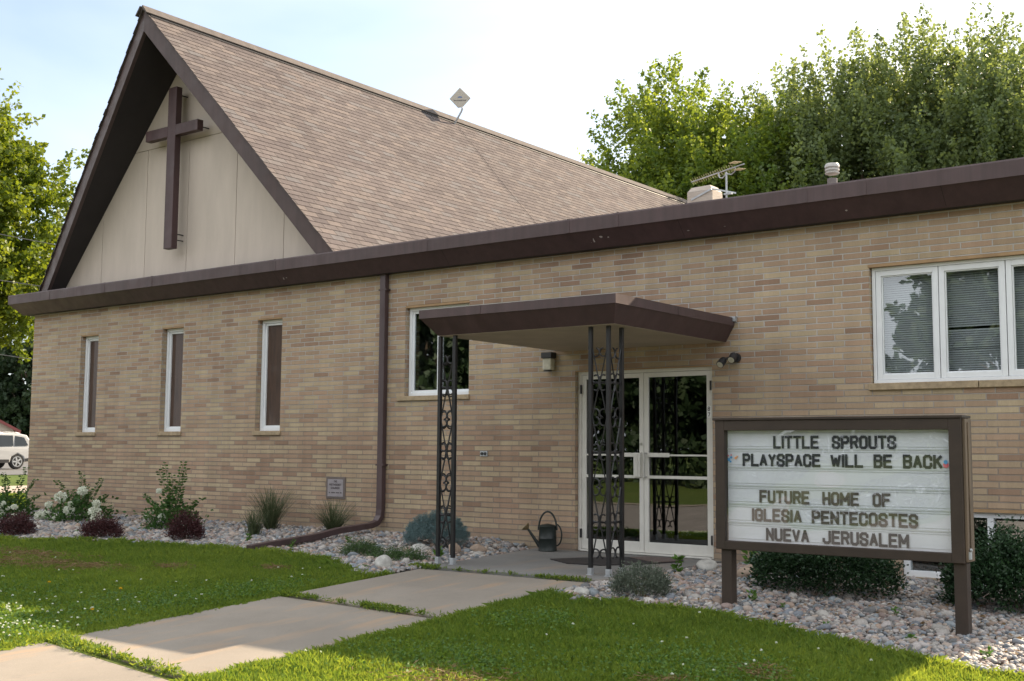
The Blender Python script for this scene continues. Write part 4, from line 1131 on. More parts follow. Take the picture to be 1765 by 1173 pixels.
# ------------------------------------------------------------------ gravel
def pebbles():
    rng = np.random.default_rng(11)
    # template: cube subdivided once and rounded
    g3 = np.array([(a, b, c) for a in (-1, 0, 1) for b in (-1, 0, 1) for c in (-1, 0, 1) if (a, b, c) != (0, 0, 0)], float)
    idx = {tuple(p.astype(int)): i for i, p in enumerate(g3)}
    fs = []
    for ax in range(3):
        o1, o2 = [k for k in range(3) if k != ax]
        for s in (-1, 1):
            for a in (-1, 0):
                for b in (-1, 0):
                    q = []
                    for da, db in ((0, 0), (1, 0), (1, 1), (0, 1)):
                        p = [0, 0, 0]; p[ax] = s; p[o1] = a + da; p[o2] = b + db; q.append(idx[tuple(p)])
                    if (s > 0) == (ax == 1): q = q[::-1]
                    fs.append(q)
    T = g3 / np.linalg.norm(g3, axis=1, keepdims=True)**0.85
    fs = np.array(fs)
    pal = np.array([(0.320, 0.296, 0.272), (0.240, 0.224, 0.216), (0.352, 0.288, 0.240), (0.288, 0.216, 0.168), (0.176, 0.192, 0.216), (0.400, 0.376, 0.344), (0.264, 0.200, 0.176), (0.136, 0.136, 0.136), (0.344, 0.312, 0.296), (0.208, 0.232, 0.248)])
    out_v, out_f, out_c = [], [], []
    def field(poly, n, bb, smin, smax):
        x = rng.uniform(bb[0], bb[1], n); y = rng.uniform(bb[2], bb[3], n)
        k = inpoly(x, y, poly) & (y < YD - .02) & ~((x > -8.47 + .0) & (x < -6.15) & (y > 9.6) & (y < 12.3))
        k &= ~((x > -8.9) & (x < -8.4) & (y > 10.2 + (-8.47 - x) * 4.4))
        x, y = x[k], y[k]; n = len(x)
        s = (smin * .7 + (smax * 1.15 - smin * .7) * rng.random(n)**1.6) * (1 + 0.9 * (rng.random(n) > .965))
        sc = np.stack([s * rng.uniform(.8, 1.25, n), s * rng.uniform(.65, 1.0, n), s * rng.uniform(.45, .7, n)], 1)
        V = T[None] * sc[:, None] * (1 + rng.normal(size=(n, len(T), 1)) * .07)
        a = rng.uniform(0, 6.283, n); t = rng.normal(size=n) * .35; u = rng.normal(size=n) * .35
        ca, sa = np.cos(a), np.sin(a)
        vy = V[:, :, 1] * np.cos(t)[:, None] - V[:, :, 2] * np.sin(t)[:, None]; vz = V[:, :, 1] * np.sin(t)[:, None] + V[:, :, 2] * np.cos(t)[:, None]
        vx = V[:, :, 0] * np.cos(u)[:, None] + vz * np.sin(u)[:, None]; vz = -V[:, :, 0] * np.sin(u)[:, None] + vz * np.cos(u)[:, None]
        X = vx * ca[:, None] - vy * sa[:, None] + x[:, None]; Y = vx * sa[:, None] + vy * ca[:, None] + y[:, None]
        Z = vz + (gz(x, y) + s * .25 + rng.uniform(0, .018, n))[:, None]
        base = sum(len(v) for v in out_v)
        out_v.append(np.stack([X, Y, Z], 2).reshape(-1, 3))
        out_f.append((fs[None] + (np.arange(n) * len(T))[:, None, None]).reshape(-1, 4) + base)
        c = pal[rng.integers(0, len(pal), n)] * rng.uniform(.75, 1.2, (n, 1))
        out_c.append(np.repeat(np.concatenate([c, np.ones((n, 1))], 1), len(T), 0))
    field(BED_R, 36000, (-6.3, -0.6, 8.0, 12.3), .013, .028)
    field(BED_L, 46000, (-21.5, -8.3, 8.5, 12.3), .016, .034)
    return np.concatenate(out_v), np.concatenate(out_f), np.concatenate(out_c)
V, F, C = pebbles()
meta(np_mesh('gravel', V, F, M['pebble'], attrs={'colr': C}, smooth=True), 'river pebbles filling the planting beds along the brick wall', 'gravel', kind='stuff')

rng = np.random.default_rng(44); n = 900
x = np.concatenate([rng.uniform(-6.1, -1.8, n // 2), rng.uniform(-17, -8.6, n // 2)]); y = np.concatenate([rng.uniform(8.6, 12.1, n // 2), rng.uniform(9.2, 12.1, n // 2)])
k = inpoly(x, y, BED_L) | inpoly(x, y, BED_R); x, y = x[k], y[k]; n = len(x); a = rng.uniform(0, 6.283, n)
V, F, T_ = leaves(np.stack([x, y, gz(x, y) + .035], 1), np.stack([np.cos(a), np.sin(a), rng.normal(size=n) * .15], 1), rng.uniform(.02, .05, n), rng, rng.random(n), asp=.5)
meta(np_mesh('leaf_litter', V, F, M['drygrass'], attrs={'tint': T_}), 'dry leaf scraps caught among the bed pebbles', 'leaf litter', kind='stuff')

def rock(name, x, y, r, mat, label, seed, flat=.6):
    import bmesh
    rg = random.Random(seed); bm = bmesh.new(); bmesh.ops.create_icosphere(bm, subdivisions=3, radius=1)
    ks = [(Vector((rg.uniform(-1, 1), rg.uniform(-1, 1), rg.uniform(-1, 1))).normalized(), rg.uniform(.6, .9)) for _ in range(9)]
    for v in bm.verts:
        p = v.co.copy()
        for d, h in ks:
            q = p.dot(d)
            if q > h: p -= d * (q - h) * .8
        v.co = Vector((p.x * r, p.y * r * .8, p.z * r * flat))
    me = bpy.data.meshes.new(name); bm.to_mesh(me); bm.free(); me.shade_smooth(); me.materials.append(mat)
    o = bpy.data.objects.new(name, me); COL.objects.link(o); o.location = (x, y, float(gz(x, y)) + r * flat * .55); o.rotation_euler = (0, 0, rg.uniform(0, 6))
    return meta(o, label, 'rock')
rock('boulder', -9.62, 10.85, .15, M['boulder'], 'pale flat rock in front of the low blue spruce', 3, .45)
rock('boulder', -9.18, 11.0, .11, M['boulder_tan'], 'brown rounded rock behind the left iron column', 4, .8)
rock('boulder', -9.08, 11.35, .12, M['boulder_tan'], 'tan rock in the gravel right of the left iron column', 5)
rock('boulder', -8.85, 9.42, .12, M['boulder'], 'grey rounded rock at the corner of the path and left bed', 6, .8)
rock('boulder', -5.25, 10.85, .17, M['boulder_tan'], 'tan rock in the gravel behind the left sign post', 8, .6)
rock('boulder', -5.95, 11.3, .15, M['boulder'], 'pale rock by the right edge of the porch slab', 9, .6)
rock('boulder', -15.25, 11.0, .12, M['boulder_tan'], 'pinkish rock under the tall flowering shrub', 10, .6)
rock('boulder', -5.95, 8.95, .10, M['boulder'], 'small grey rock where the path meets the right gravel bed', 12, .6)

# ------------------------------------------------------------------ grass
def grass():
    rng = np.random.default_rng(5)
    PATH = lambda x, y: (x > -8.47) & (x < -6.33) & (y < 9.6)
    vs, tints = [], []
    def blades(x, y, hmin, hmax, wid, tlo, thi, lean=.35):
        n = len(x); tuft = .5 + .5 * np.sin(x * 6.3 + 2 * np.sin(y * 3.1)) * np.sin(y * 7.7 + 2 * np.sin(x * 2.3)); h = rng.uniform(hmin, hmax, n) * (0.6 + .5 * rng.random(n) + .45 * tuft)
        a = rng.uniform(0, 6.283, n); l = rng.normal(size=n) * lean; la = rng.uniform(0, 6.283, n)
        z = gz(x, y) - .02
        dx, dy = np.cos(a) * wid / 2, np.sin(a) * wid / 2
        tx, ty = np.cos(la) * l * h, np.sin(la) * l * h
        P0 = np.stack([x - dx, y - dy, z], 1); P1 = np.stack([x + dx, y + dy, z], 1)
        P2 = np.stack([x + dx * .7 + tx * .35, y + dy * .7 + ty * .35, z + h * .6], 1); P3 = np.stack([x + tx, y + ty, z + h * (1 - .25 * np.abs(l))], 1)
        vs.append(np.stack([P0, P1, P2, P3], 1).reshape(-1, 3))
        patch = .5 + .5 * np.sin(x * 1.7 + 1.3 * np.sin(y * 1.1)) * np.sin(y * 1.9 + np.sin(x * .7))
        tints.append(np.repeat(np.clip(rng.uniform(tlo, thi, n) * .7 + patch * .3, 0, 1), 4))
    def region(n, bb, h0, h1, wid):
        x = rng.uniform(bb[0], bb[1], n); y = rng.uniform(bb[2], bb[3], n)
        k = ~PATH(x, y) & ~inpoly(x, y, BED_L) & ~inpoly(x, y, BED_R) & ~((x > -8.9) & (x < -6.0) & (y > 9.2)) & ~((x > XL) & (x < XR) & (y > YD))
        # only what can be seen from near the camera
        az = np.degrees(np.arctan2(x, y)); k &= (az > -66) & (az < -5)
        blades(x[k], y[k], h0, h1, wid, 0, 1)
    region(330000, (-6.35, -1.0, 4.6, 9.0), .035, .075, .0055)
    region(330000, (-14.5, -8.4, 4.2, 9.9), .035, .075, .0065)
    region(230000, (-24, -14.5, 4.8, 10.5), .04, .08, .010)
    region(90000, (-29, -21.0, 8, 20), .04, .09, .022)
    # taller fringe along path and bed edges
    def fringe(pts, n, spread, h0, h1, w=.006):
        pts = np.array(pts); seg = np.linalg.norm(np.diff(pts, axis=0), axis=1); cum = np.concatenate([[0], np.cumsum(seg)])
        t = rng.uniform(0, cum[-1], n); x = np.interp(t, cum, pts[:, 0]); y = np.interp(t, cum, pts[:, 1])
        blades(x + rng.normal(size=n) * spread, y + rng.normal(size=n) * spread, h0, h1, w, .1, 1, .6)
    fringe([(-8.47, 3), (-8.46, 5.3), (-8.46, 7.6), (-8.52, 8.8)], 9000, .028, .03, .065)
    fringe([(-6.33, 3), (-6.33, 5.0), (-6.30, 7.4), (-6.24, 8.7)], 9000, .03, .035, .07)
    fringe([p for p in BED_L[5:16]], 12000, .04, .05, .10)
    fringe([p for p in BED_R[4:12]], 9000, .03, .04, .09)
    V = np.concatenate(vs); return V, np.arange(len(V)).reshape(-1, 4), np.concatenate(tints)
V, F, T_ = grass()
meta(np_mesh('grass', V, F, M['grass'], attrs={'tint': T_}), 'short green lawn grass either side of the path', 'grass', kind='stuff')
# dry thatch patches
rng = np.random.default_rng(8)
def scatter_gauss(spots):
    X, Y = [], []
    for cx, cy, sx, sy, n in spots: X.append(rng.normal(cx, sx, n)); Y.append(rng.normal(cy, sy, n))
    return np.concatenate(X), np.concatenate(Y)
x, y = scatter_gauss([(-12.8, 7.7, .5, .16, 1500), (-11.9, 7.9, .35, .10, 700), (-13.6, 8.2, .5, .12, 900), (-11.0, 8.3, .15, .08, 400), (-9.8, 8.75, .1, .06, 250), (-3.75, 6.6, .10, .08, 260), (-4.9, 5.85, .25, .15, 500), (-3.4, 7.2, .12, .1, 260), (-14.8, 7.9, .4, .2, 900)])
n = len(x); P = np.stack([x, y, gz(x, y) + .035 + .012 * rng.random(n)], 1); D = rng.normal(size=(n, 3)); D[:, 2] *= .2
V, F, T_ = leaves(P, D, rng.uniform(.04, .09, n), rng, rng.random(n), asp=.09)
meta(np_mesh('dry_clippings', V, F, M['drygrass'], attrs={'tint': T_}), 'dry brown mown clippings lying on the left lawn', 'clippings', kind='stuff')
# clover leaf patches among the grass
x, y = scatter_gauss([(-9.8, 5.3, .8, .3, 7000), (-9.2, 6.6, .4, .5, 2500), (-11.5, 6.3, .9, .4, 2500), (-5.3, 6.3, .4, .25, 2600), (-3.9, 7.1, .35, .3, 2600), (-5.6, 7.7, .25, .2, 1200), (-8.9, 7.6, .25, .4, 1500)])
k = ~((x > -8.5) & (x < -6.3)) & (y > 4.6) & (y < 8.6); x, y = x[k], y[k]
n = len(x); P = np.stack([x, y, gz(x, y) + .03 + .03 * rng.random(n)], 1); a = rng.uniform(0, 6.283, n); D = np.stack([np.cos(a), np.sin(a), rng.uniform(-.2, .4, n)], 1)
V, F, T_ = leaves(P, D, rng.uniform(.016, .028, n), rng, rng.random(n), asp=.9)
meta(np_mesh('clover_leaves', V, F, leaf_mat('clover_green', (0.044, 0.112, 0.020), (0.125, 0.225, 0.046), 0.45, 0.5, (2.0, 1.5, 0.7)), attrs={'tint': T_}), 'darker clover leaf patches mixed into the lawn', 'clover', kind='stuff')
# clover flowers
x, y = scatter_gauss([(-9.9, 5.25, .8, .28, 170), (-9.3, 6.2, .8, .5, 40), (-12.0, 6.6, 1.6, .6, 30), (-4.4, 7.0, .8, .6, 13), (-2.8, 7.4, .5, .4, 6), (-9.2, 8.0, .5, .6, 7)])
k = ~((x > -8.55) & (x < -6.25)) & (y > 4.6) & (y < 9.2); x, y = x[k], y[k]
n = len(x); cen = np.stack([x, y, gz(x, y) + .055 + .02 * rng.random(n)], 1)
m_ = 16; P = np.repeat(cen, m_, 0); D = rng.normal(size=(n * m_, 3)); D[:, 2] = np.abs(D[:, 2])
V, F, T_ = leaves(P, D, rng.uniform(.009, .015, n * m_), rng, rng.random(n * m_), asp=.7)
meta(np_mesh('clover_flowers', V, F, M['petal'], attrs={'tint': T_}), 'white clover heads dotted through the lawn', 'clover', kind='stuff')
for k, (x, y, lb) in enumerate(((-9.05, 6.02, 'small yellow dandelion in the lawn close to the path edge'), (-9.85, 6.85, 'yellow dandelion further back in the left lawn'), (-10.9, 6.75, 'yellow dandelion near the left edge of the photo'))):
    P = np.repeat(np.array([[x, y, float(gz(x, y)) + .075]]), 60, 0); D = rng.normal(size=(60, 3)); D[:, 2] = np.abs(D[:, 2])
    V, F, T_ = leaves(P, D, np.full(60, .02), rng, rng.random(60), asp=.25)
    rt_ = empty('dandelion', (x, y, float(gz(x, y))), lb, 'dandelion', 'dandelions in the left lawn')
    np_mesh('flower', V, F, M['yellow_petal'], rt_, attrs={'tint': T_})
    c = MB(); c.tube([(x, y, float(gz(x, y)) - .02), (x, y, float(gz(x, y)) + .072)], .002, 5); c.build('stem', M['stem'], rt_)

# ------------------------------------------------------------------ plants
def foliage_clumps(rng, n, dome, leaf, per=40, base=0.0, spike=0.0, up=.4):
    """dome = (rx, ry, h); returns P, D, size, tint"""
    rx, ry, h = dome
    a = rng.uniform(0, 6.283, n); rr = np.sqrt(rng.random(n)); el = rng.random(n)
    cx = rx * rr * np.cos(a); cy = ry * rr * np.sin(a)
    top = h * np.sqrt(np.clip(1 - rr**2 * .92, 0, 1)); cz = base + top * (.15 + .85 * el**.6) + spike * rng.random(n)**2 * h
    out = np.stack([cx / rx, cy / ry, np.full(n, up)], 1)
    P = np.repeat(np.stack([cx, cy, cz], 1), per, 0); O = np.repeat(out, per, 0)
    r = leaf * 2.2
    P = P + rng.normal(size=P.shape) * r * .55
    P[:, 2] = np.maximum(P[:, 2], leaf * .2)
    D = O + rng.normal(size=P.shape) * .7
    t = np.repeat(rng.random(n), per) * .5 + rng.random(n * per) * .5
    return P, D, rng.uniform(.7, 1.2, n * per) * leaf, t
def plant(name, x, y, label, cat, group=None):
    return empty(name, (x, y, float(gz(x, y))), label, cat, group)
def leafpart(name, root, P, D, S, T_, mat, rng, asp=.55):
    V, F, t = leaves(P, D, S, rng, T_, asp=asp)
    return np_mesh(name, V, F, mat, root, attrs={'tint': t}, local=True)
def stems_part(root, ends, r=.006, n=5, mat='stem'):
    c = MB()
    for e in ends:
        e = Vector(e); mid = Vector((e.x * .35, e.y * .35, e.z * .55))
        c.tube([(e.x * .1, e.y * .1, -.03), mid, e], [r, r * .8, r * .5], n)
    return c.build('stem', M[mat], root, local=True)

def hydrangea(x, y, label, ht, wd, flowers, seed, shoots):
    rng = np.random.default_rng(seed); root = plant('hydrangea', x, y, label, 'shrub', 'flowering shrubs along the left wall')
    P, D, S, T_ = foliage_clumps(rng, 75, (wd, wd * .7, ht * .40), .07, 14)
    Ps, Ds, Ss, Ts = [P], [D], [S], [T_]; ends = []
    for (ex, ey, ez) in shoots:
        ends.append((ex, ey, ez)); e = np.array([ex, ey, ez])
        for t in np.linspace(.35, 1.0, 15):
            c = np.array([e[0] * (t * .65 + .35 * t * t), e[1] * t, e[2] * t**.9])
            for s_ in range(4):
                a = rng.uniform(0, 6.283); d = np.array([math.cos(a), math.sin(a), .25])
                Ps.append((c + d * .01)[None]); Ds.append(d[None]); Ss.append(np.array([.085 * (1.15 - .5 * t)])); Ts.append(np.array([.3 + .7 * rng.random()]))
    leafpart('foliage', root, np.concatenate(Ps), np.concatenate(Ds), np.concatenate(Ss), np.concatenate(Ts), M['hydr'], rng, .6)
    stems_part(root, ends + [(rng.uniform(-.6, .6) * wd, rng.uniform(-.4, .4) * wd, ht * .35) for _ in range(8)])
    for (fx, fz, fr) in flowers:
        n = 240; d = rng.normal(size=(n, 3)); d /= np.linalg.norm(d, axis=1, keepdims=True)
        c = np.array([fx * .9, -wd * .5, fz]); P = c + d * fr * np.array([1, 1, .85]) * rng.uniform(.75, 1.0, (n, 1)); dd = d * .4 + rng.normal(size=(n, 3)) * .7
        leafpart('flower_head', root, P, dd, np.full(n, fr * .42), rng.random(n), M['petal'], rng, .95)
hydrangea(-19.1, 11.0, 'white flowering hydrangea by the far left wall corner', .85, .55, [(-.26, .23, .062), (-.24, .09, .057), (.09, .24, .038), (-.03, .15, .03), (.25, .21, .043), (.31, .13, .048), (.35, .29, .038), (.51, .21, .033), (.73, .24, .048), (.73, .10, .038), (-.40, .06, .043)], 1,
          [(-.2, 0, .78), (.33, .1, .87), (.81, 0, .68), (.77, .1, .42), (-.5, 0, .6), (.1, -.1, .7)])
hydrangea(-17.4, 11.3, 'hydrangea with many large white heads between the first two windows', .85, .55, [(.475, .52, .070), (-.20, .40, .088), (-.57, .27, .058), (.08, .20, .078), (.12, .31, .035), (.92, .33, .058), (.87, .20, .082), (.92, .09, .080), (-.85, .08, .080), (-.65, .11, .066), (-.34, .05, .052)], 2,
          [(-.77, 0, .64), (-.19, .1, .80), (.40, .1, .70), (.70, 0, .45), (-.3, 0, .5), (.15, 0, .6)])
hydrangea(-14.8, 11.15, 'tall leggy hydrangea with few white heads left of the third window', .85, .42, [(-.42, .18, .036), (.02, .20, .052), (.55, .12, .050), (-.08, .58, .04)], 3,
          [(-.24, 0, .99), (.08, .1, 1.0), (.29, 0, .90), (-.45, .05, .88), (-.75, 0, .50), (.68, 0, .48), (.5, -.1, .36), (-.05, 0, .8)])
for k, (x, y, w, h, lb) in enumerate(((-16.0, 9.35, .28, .27, 'dark burgundy barberry below the leftmost hydrangea'), (-14.45, 9.72, .28, .25, 'low burgundy barberry in front of the middle hydrangea'), (-13.25, 10.2, .25, .32, 'burgundy barberry in front of the tall leggy hydrangea'))):
    rng = np.random.default_rng(20 + k); root = plant('barberry', x, y, lb, 'shrub', 'burgundy barberries in the left bed')
    P, D, S, T_ = foliage_clumps(rng, 190, (w, w * .8, h), .028, 26, spike=.35); leafpart('foliage', root, P, D, S, T_, M['barberry'], rng)
    stems_part(root, [(rng.uniform(-.8, .8) * w, rng.uniform(-.6, .6) * w, h * .8) for _ in range(14)], .004, 4, 'bark')
def fescue(x, y, h, sp, n, label, seed):
    rng = np.random.default_rng(seed); root = plant('ornamental_grass', x, y, label, 'grass clump', 'ornamental grass clumps by the downspout')
    vs = []; a = rng.uniform(0, 6.283, n); out = rng.random(n)**.6 * sp; hh = h * rng.uniform(.55, 1.05, n); w = .0045
    bx, by = rng.normal(size=n) * .035, rng.normal(size=n) * .035
    prev = None; K = 5; V = np.zeros((n, K, 2, 3))
    for k in range(K):
        t = k / (K - 1); r = out * t**1.25; z = hh * (t - .12 * t**3 * (out / sp))
        px, py = bx + np.cos(a) * r, by + np.sin(a) * r; ww = w * (1 - .8 * t)
        V[:, k, 0] = np.stack([px - np.sin(a) * ww, py + np.cos(a) * ww, z], 1); V[:, k, 1] = np.stack([px + np.sin(a) * ww, py - np.cos(a) * ww, z], 1)
    base = (np.arange(n) * K * 2)[:, None]
    F = np.concatenate([np.stack([base[:, 0] + 2 * k, base[:, 0] + 2 * k + 1, base[:, 0] + 2 * k + 3, base[:, 0] + 2 * k + 2], 1) for k in range(K - 1)])
    np_mesh('blades', V.reshape(-1, 3), F, M['tallgrass'], root, attrs={'tint': np.repeat(rng.random(n), K * 2)}, local=True)
fescue(-13.30, 11.75, .66, .50, 420, 'tallest clump of fine ornamental grass left of the plaque', 31)
fescue(-12.78, 11.0, .42, .22, 240, 'small grass clump in front of the tallest one', 32)
fescue(-12.0, 11.75, .52, .50, 340, 'spreading grass clump under the small wall plaque', 33)

def spruce(x, y, label):
    rng = np.random.default_rng(40); root = plant('blue_spruce', x, y, label, 'shrub'); n = 520
    a = rng.uniform(0, 6.283, n); rr = np.sqrt(rng.random(n)); h = .39
    c = np.stack([.37 * rr * np.cos(a), .33 * rr * np.sin(a), h * np.sqrt(1 - .9 * rr**2) * (.25 + .75 * rng.random(n)**.5)], 1)
    d = np.stack([np.cos(a) * rr, np.sin(a) * rr, .35 + .3 * rng.random(n)], 1) + rng.normal(size=(n, 3)) * .25; d /= np.linalg.norm(d, axis=1, keepdims=True)
    m_ = 70; t = rng.random((n, m_, 1)) * .085; P = (c[:, None] + d[:, None] * t + rng.normal(size=(n, m_, 3)) * .016 * (1.1 - t * 8)).reshape(-1, 3)
    D = (d[:, None] * .7 + rng.normal(size=(n, m_, 3)) * .8).reshape(-1, 3)
    T_ = (np.repeat(rng.random(n), m_) * .4 + rng.random(n * m_) * .6)
    leafpart('foliage', root, P, D, np.full(n * m_, .022), T_, M['spruce'], rng, .22)
    stems_part(root, [tuple(c[k]) for k in range(0, n, 30)], .004, 4, 'bark')
spruce(-9.72, 11.3, 'low spreading blue spruce behind the left iron column')
def mound(name, x, y, dome, leaf, n, mat, label, seed, cat='plant', spike=.1, group=None, up=.4, asp=.55, per=30):
    rng = np.random.default_rng(seed); root = plant(name, x, y, label, cat, group)
    P, D, S, T_ = foliage_clumps(rng, n, dome, leaf, per, spike=spike, up=up); leafpart('foliage', root, P, D, S, T_, M[mat], rng, asp)
    stems_part(root, [(rng.uniform(-.7, .7) * dome[0], rng.uniform(-.7, .7) * dome[1], dome[2] * .75) for _ in range(12)], .004, 4)
    return root
mound('dianthus', -9.85, 10.1, (.24, .2, .17), .030, 130, 'moundg', 'rounded green cushion plant in the gravel below the blue spruce', 50, asp=.2)
mound('creeping_plant', -9.15, 9.98, (.40, .22, .09), .030, 110, 'moundg', 'low green creeping plant left of the left column foot', 51, asp=.3, spike=.5)
mound('catmint', -5.45, 9.12, (.27, .22, .25), .022, 190, 'catmint', 'grey green bushy catmint at the edge of the right gravel bed', 52, spike=.35, up=1.0)
mound('evergreen_shrub', -4.30, 10.45, (.66, .50, .46), .034, 620, 'shrub', 'wide dark evergreen shrub under the left half of the message board', 53, 'shrub', .45)
mound('evergreen_shrub', -2.72, 10.75, (.56, .52, .56), .036, 640, 'shrub', 'tall dark evergreen shrub behind the right sign post', 54, 'shrub', .4)
mound('evergreen_shrub', -1.75, 10.9, (.50, .55, .48), .036, 500, 'shrub', 'dark evergreen shrub at the right edge of the wall bed', 55, 'shrub', .5)
mound('blue_juniper', -5.15, 11.5, (.34, .28, .30), .026, 160, 'spruce', 'small bluish juniper between the door and the wide dark shrub', 56, 'shrub', .2, asp=.2)
# sprouts in the gravel
for k, (x, y, s, lb) in enumerate(((-11.3, 10.35, .12, 'weed sprouting beside the downspout end'), (-12.3, 10.5, .13, 'weed left of the downspout extension'), (-10.85, 10.9, .12, 'weed right of the downspout elbow'), (-10.25, 11.7, .16, 'tall weed at the wall left of the blue spruce'),
                               (-8.75, 10.2, .16, 'leafy weed at the left column foot'), (-6.02, 10.8, .20, 'weed by the right porch edge'), (-5.75, 11.9, .20, 'leggy weed at the wall right of the door'), (-4.55, 9.45, .11, 'bright green weed below the left half of the board'),
                               (-4.2, 9.3, .06, 'tiny weed in the gravel below the board'), (-3.35, 9.55, .09, 'round weed in the gravel under the board'), (-2.95, 8.75, .08, 'weed beside the right sign post'), (-3.6, 8.75, .07, 'weed by the lawn edge under the board'),
                               (-15.1, 9.75, .10, 'weed between the two right barberries'), (-2.35, 8.55, .10, 'reddish weed right of the right sign post'), (-11.0, 10.05, .08, 'weed below the downspout'), (-8.85, 9.15, .08, 'weed beside the grey corner rock'))):
    rng = np.random.default_rng(70 + k); root = plant('weed', x, y, lb, 'weed', 'weeds sprouting in the gravel'); n = 34
    t = rng.random(n); P = np.stack([rng.normal(size=n) * .01, rng.normal(size=n) * .01, t * s * .9], 1); a = rng.uniform(0, 6.283, n)
    D = np.stack([np.cos(a), np.sin(a), rng.uniform(.1, .9, n)], 1)
    leafpart('foliage', root, P, D, s * rng.uniform(.3, .55, n), rng.random(n), M['weed'], rng, .4); stems_part(root, [(0.01, 0, s)], .0025, 4)
# weeds along the path joints: one ragged strip
def joint_strip(segs):
    rng = np.random.default_rng(90); Ps = []
    for (x0, y0), (x1, y1), n, w in segs:
        t = rng.random(n); t = np.clip(t + .03 * np.sin(t * 40), 0, 1)
        Ps.append(np.stack([x0 + (x1 - x0) * t, y0 + (y1 - y0) * t + rng.normal(size=n) * w * (.4 + .8 * np.abs(np.sin(t * 9 + x0)))], 1))
    P = np.concatenate(Ps); z = gz(P[:, 0], P[:, 1]) + .015 + .03 * rng.random(len(P))
    return np.concatenate([P, z[:, None]], 1), rng
P, rng = joint_strip([((-8.5, 5.30), (-6.35, 4.98), 2600, .035), ((-8.3, 5.28), (-7.6, 5.15), 1300, .05), ((-8.45, 7.62), (-6.3, 7.45), 700, .018), ((-7.35, 7.54), (-6.75, 7.48), 1100, .04), ((-8.4, 7.62), (-8.0, 7.59), 400, .03),
                      ((-8.4, 9.55), (-6.3, 9.58), 500, .012), ((-6.9, 9.56), (-6.35, 9.58), 600, .03), ((-8.6, 9.6), (-8.2, 9.56), 500, .04)])
D = rng.normal(size=P.shape); D[:, 2] = np.abs(D[:, 2]) * .9 + .1
V, F, T_ = leaves(P, D, rng.uniform(.015, .045, len(P)), rng, rng.random(len(P)), asp=.25)
meta(np_mesh('joint_weeds', V, F, M['grass'], attrs={'tint': T_}), 'grassy weeds growing in the joints of the concrete path', 'weeds', kind='stuff')

# ------------------------------------------------------------------ trees
def tree(name, x, y, label, crown, nshoot, per, leaf, mat, seed, trunk_r=.28, up=.55, group=None, shoot=1.1, crown_base=2.5, hollow=.35, cat='tree', jit=.16):
    """crown: list of ellipsoids (cx,cy,cz,rx,ry,rz) relative to the trunk foot"""
    rng = np.random.default_rng(seed); gzv = float(gz(x, y))
    root = empty(name, (x, y, gzv), label, cat, group)
    cr = np.array(crown, float); w = (cr[:, 3] * cr[:, 4] * cr[:, 5])**(2 / 3); w /= w.sum()
    k = rng.choice(len(cr), nshoot, p=w); e = cr[k]
    d = rng.normal(size=(nshoot, 3)); d /= np.linalg.norm(d, axis=1, keepdims=True)
    rr = hollow + (1 - hollow) * rng.random(nshoot)**.6
    c = e[:, :3] + d * e[:, 3:] * rr[:, None]
    axis = d * .8 + np.array([0, 0, up]) + rng.normal(size=(nshoot, 3)) * .35; axis /= np.linalg.norm(axis, axis=1, keepdims=True)
    L = shoot * rng.uniform(.5, 1.25, nshoot)
    t = rng.random((nshoot, per, 1)); rad = jit * L[:, None, None] * (1 - .75 * t)
    P = (c[:, None] + axis[:, None] * t * L[:, None, None] + rng.normal(size=(nshoot, per, 3)) * rad).reshape(-1, 3)
    D = (axis[:, None] * .5 + rng.normal(size=(nshoot, per, 3)) * .8 - np.array([0, 0, .25])).reshape(-1, 3)
    keep = P[:, 2] > crown_base * .6; P, D = P[keep], D[keep]
    T_ = (np.repeat(rng.random(nshoot), per) * .65 + rng.random(nshoot * per) * .35)[keep]
    leafpart('crown', root, P, D, leaf * rng.uniform(.7, 1.3, len(P)), T_, M[mat], rng, .8)
    mb = MB(); top = cr[:, 2].mean()
    mb.tube([(0, 0, -.3), (.05, 0, crown_base * .5), (.0, .1, crown_base), (.1, 0, top)], [trunk_r * 1.25, trunk_r, trunk_r * .85, trunk_r * .3], 10)
    for j in rng.choice(nshoot, min(46, nshoot), replace=False):
        q = c[j]; z0 = crown_base * .8 + rng.random() * max(.5, (top - crown_base)) * .8; z0 = min(z0, q[2])
        m1 = np.array([q[0] * .45, q[1] * .45, z0 + (q[2] - z0) * .4]); mb.tube([(0, 0, z0), m1, q], [trunk_r * .36, trunk_r * .24, trunk_r * .09], 6)
    mb.build('trunk', M['bark'], root, local=True, smooth=True)
    return root
def tilt(az, dist): return dist * math.sin(R(az)), dist * math.cos(R(az))
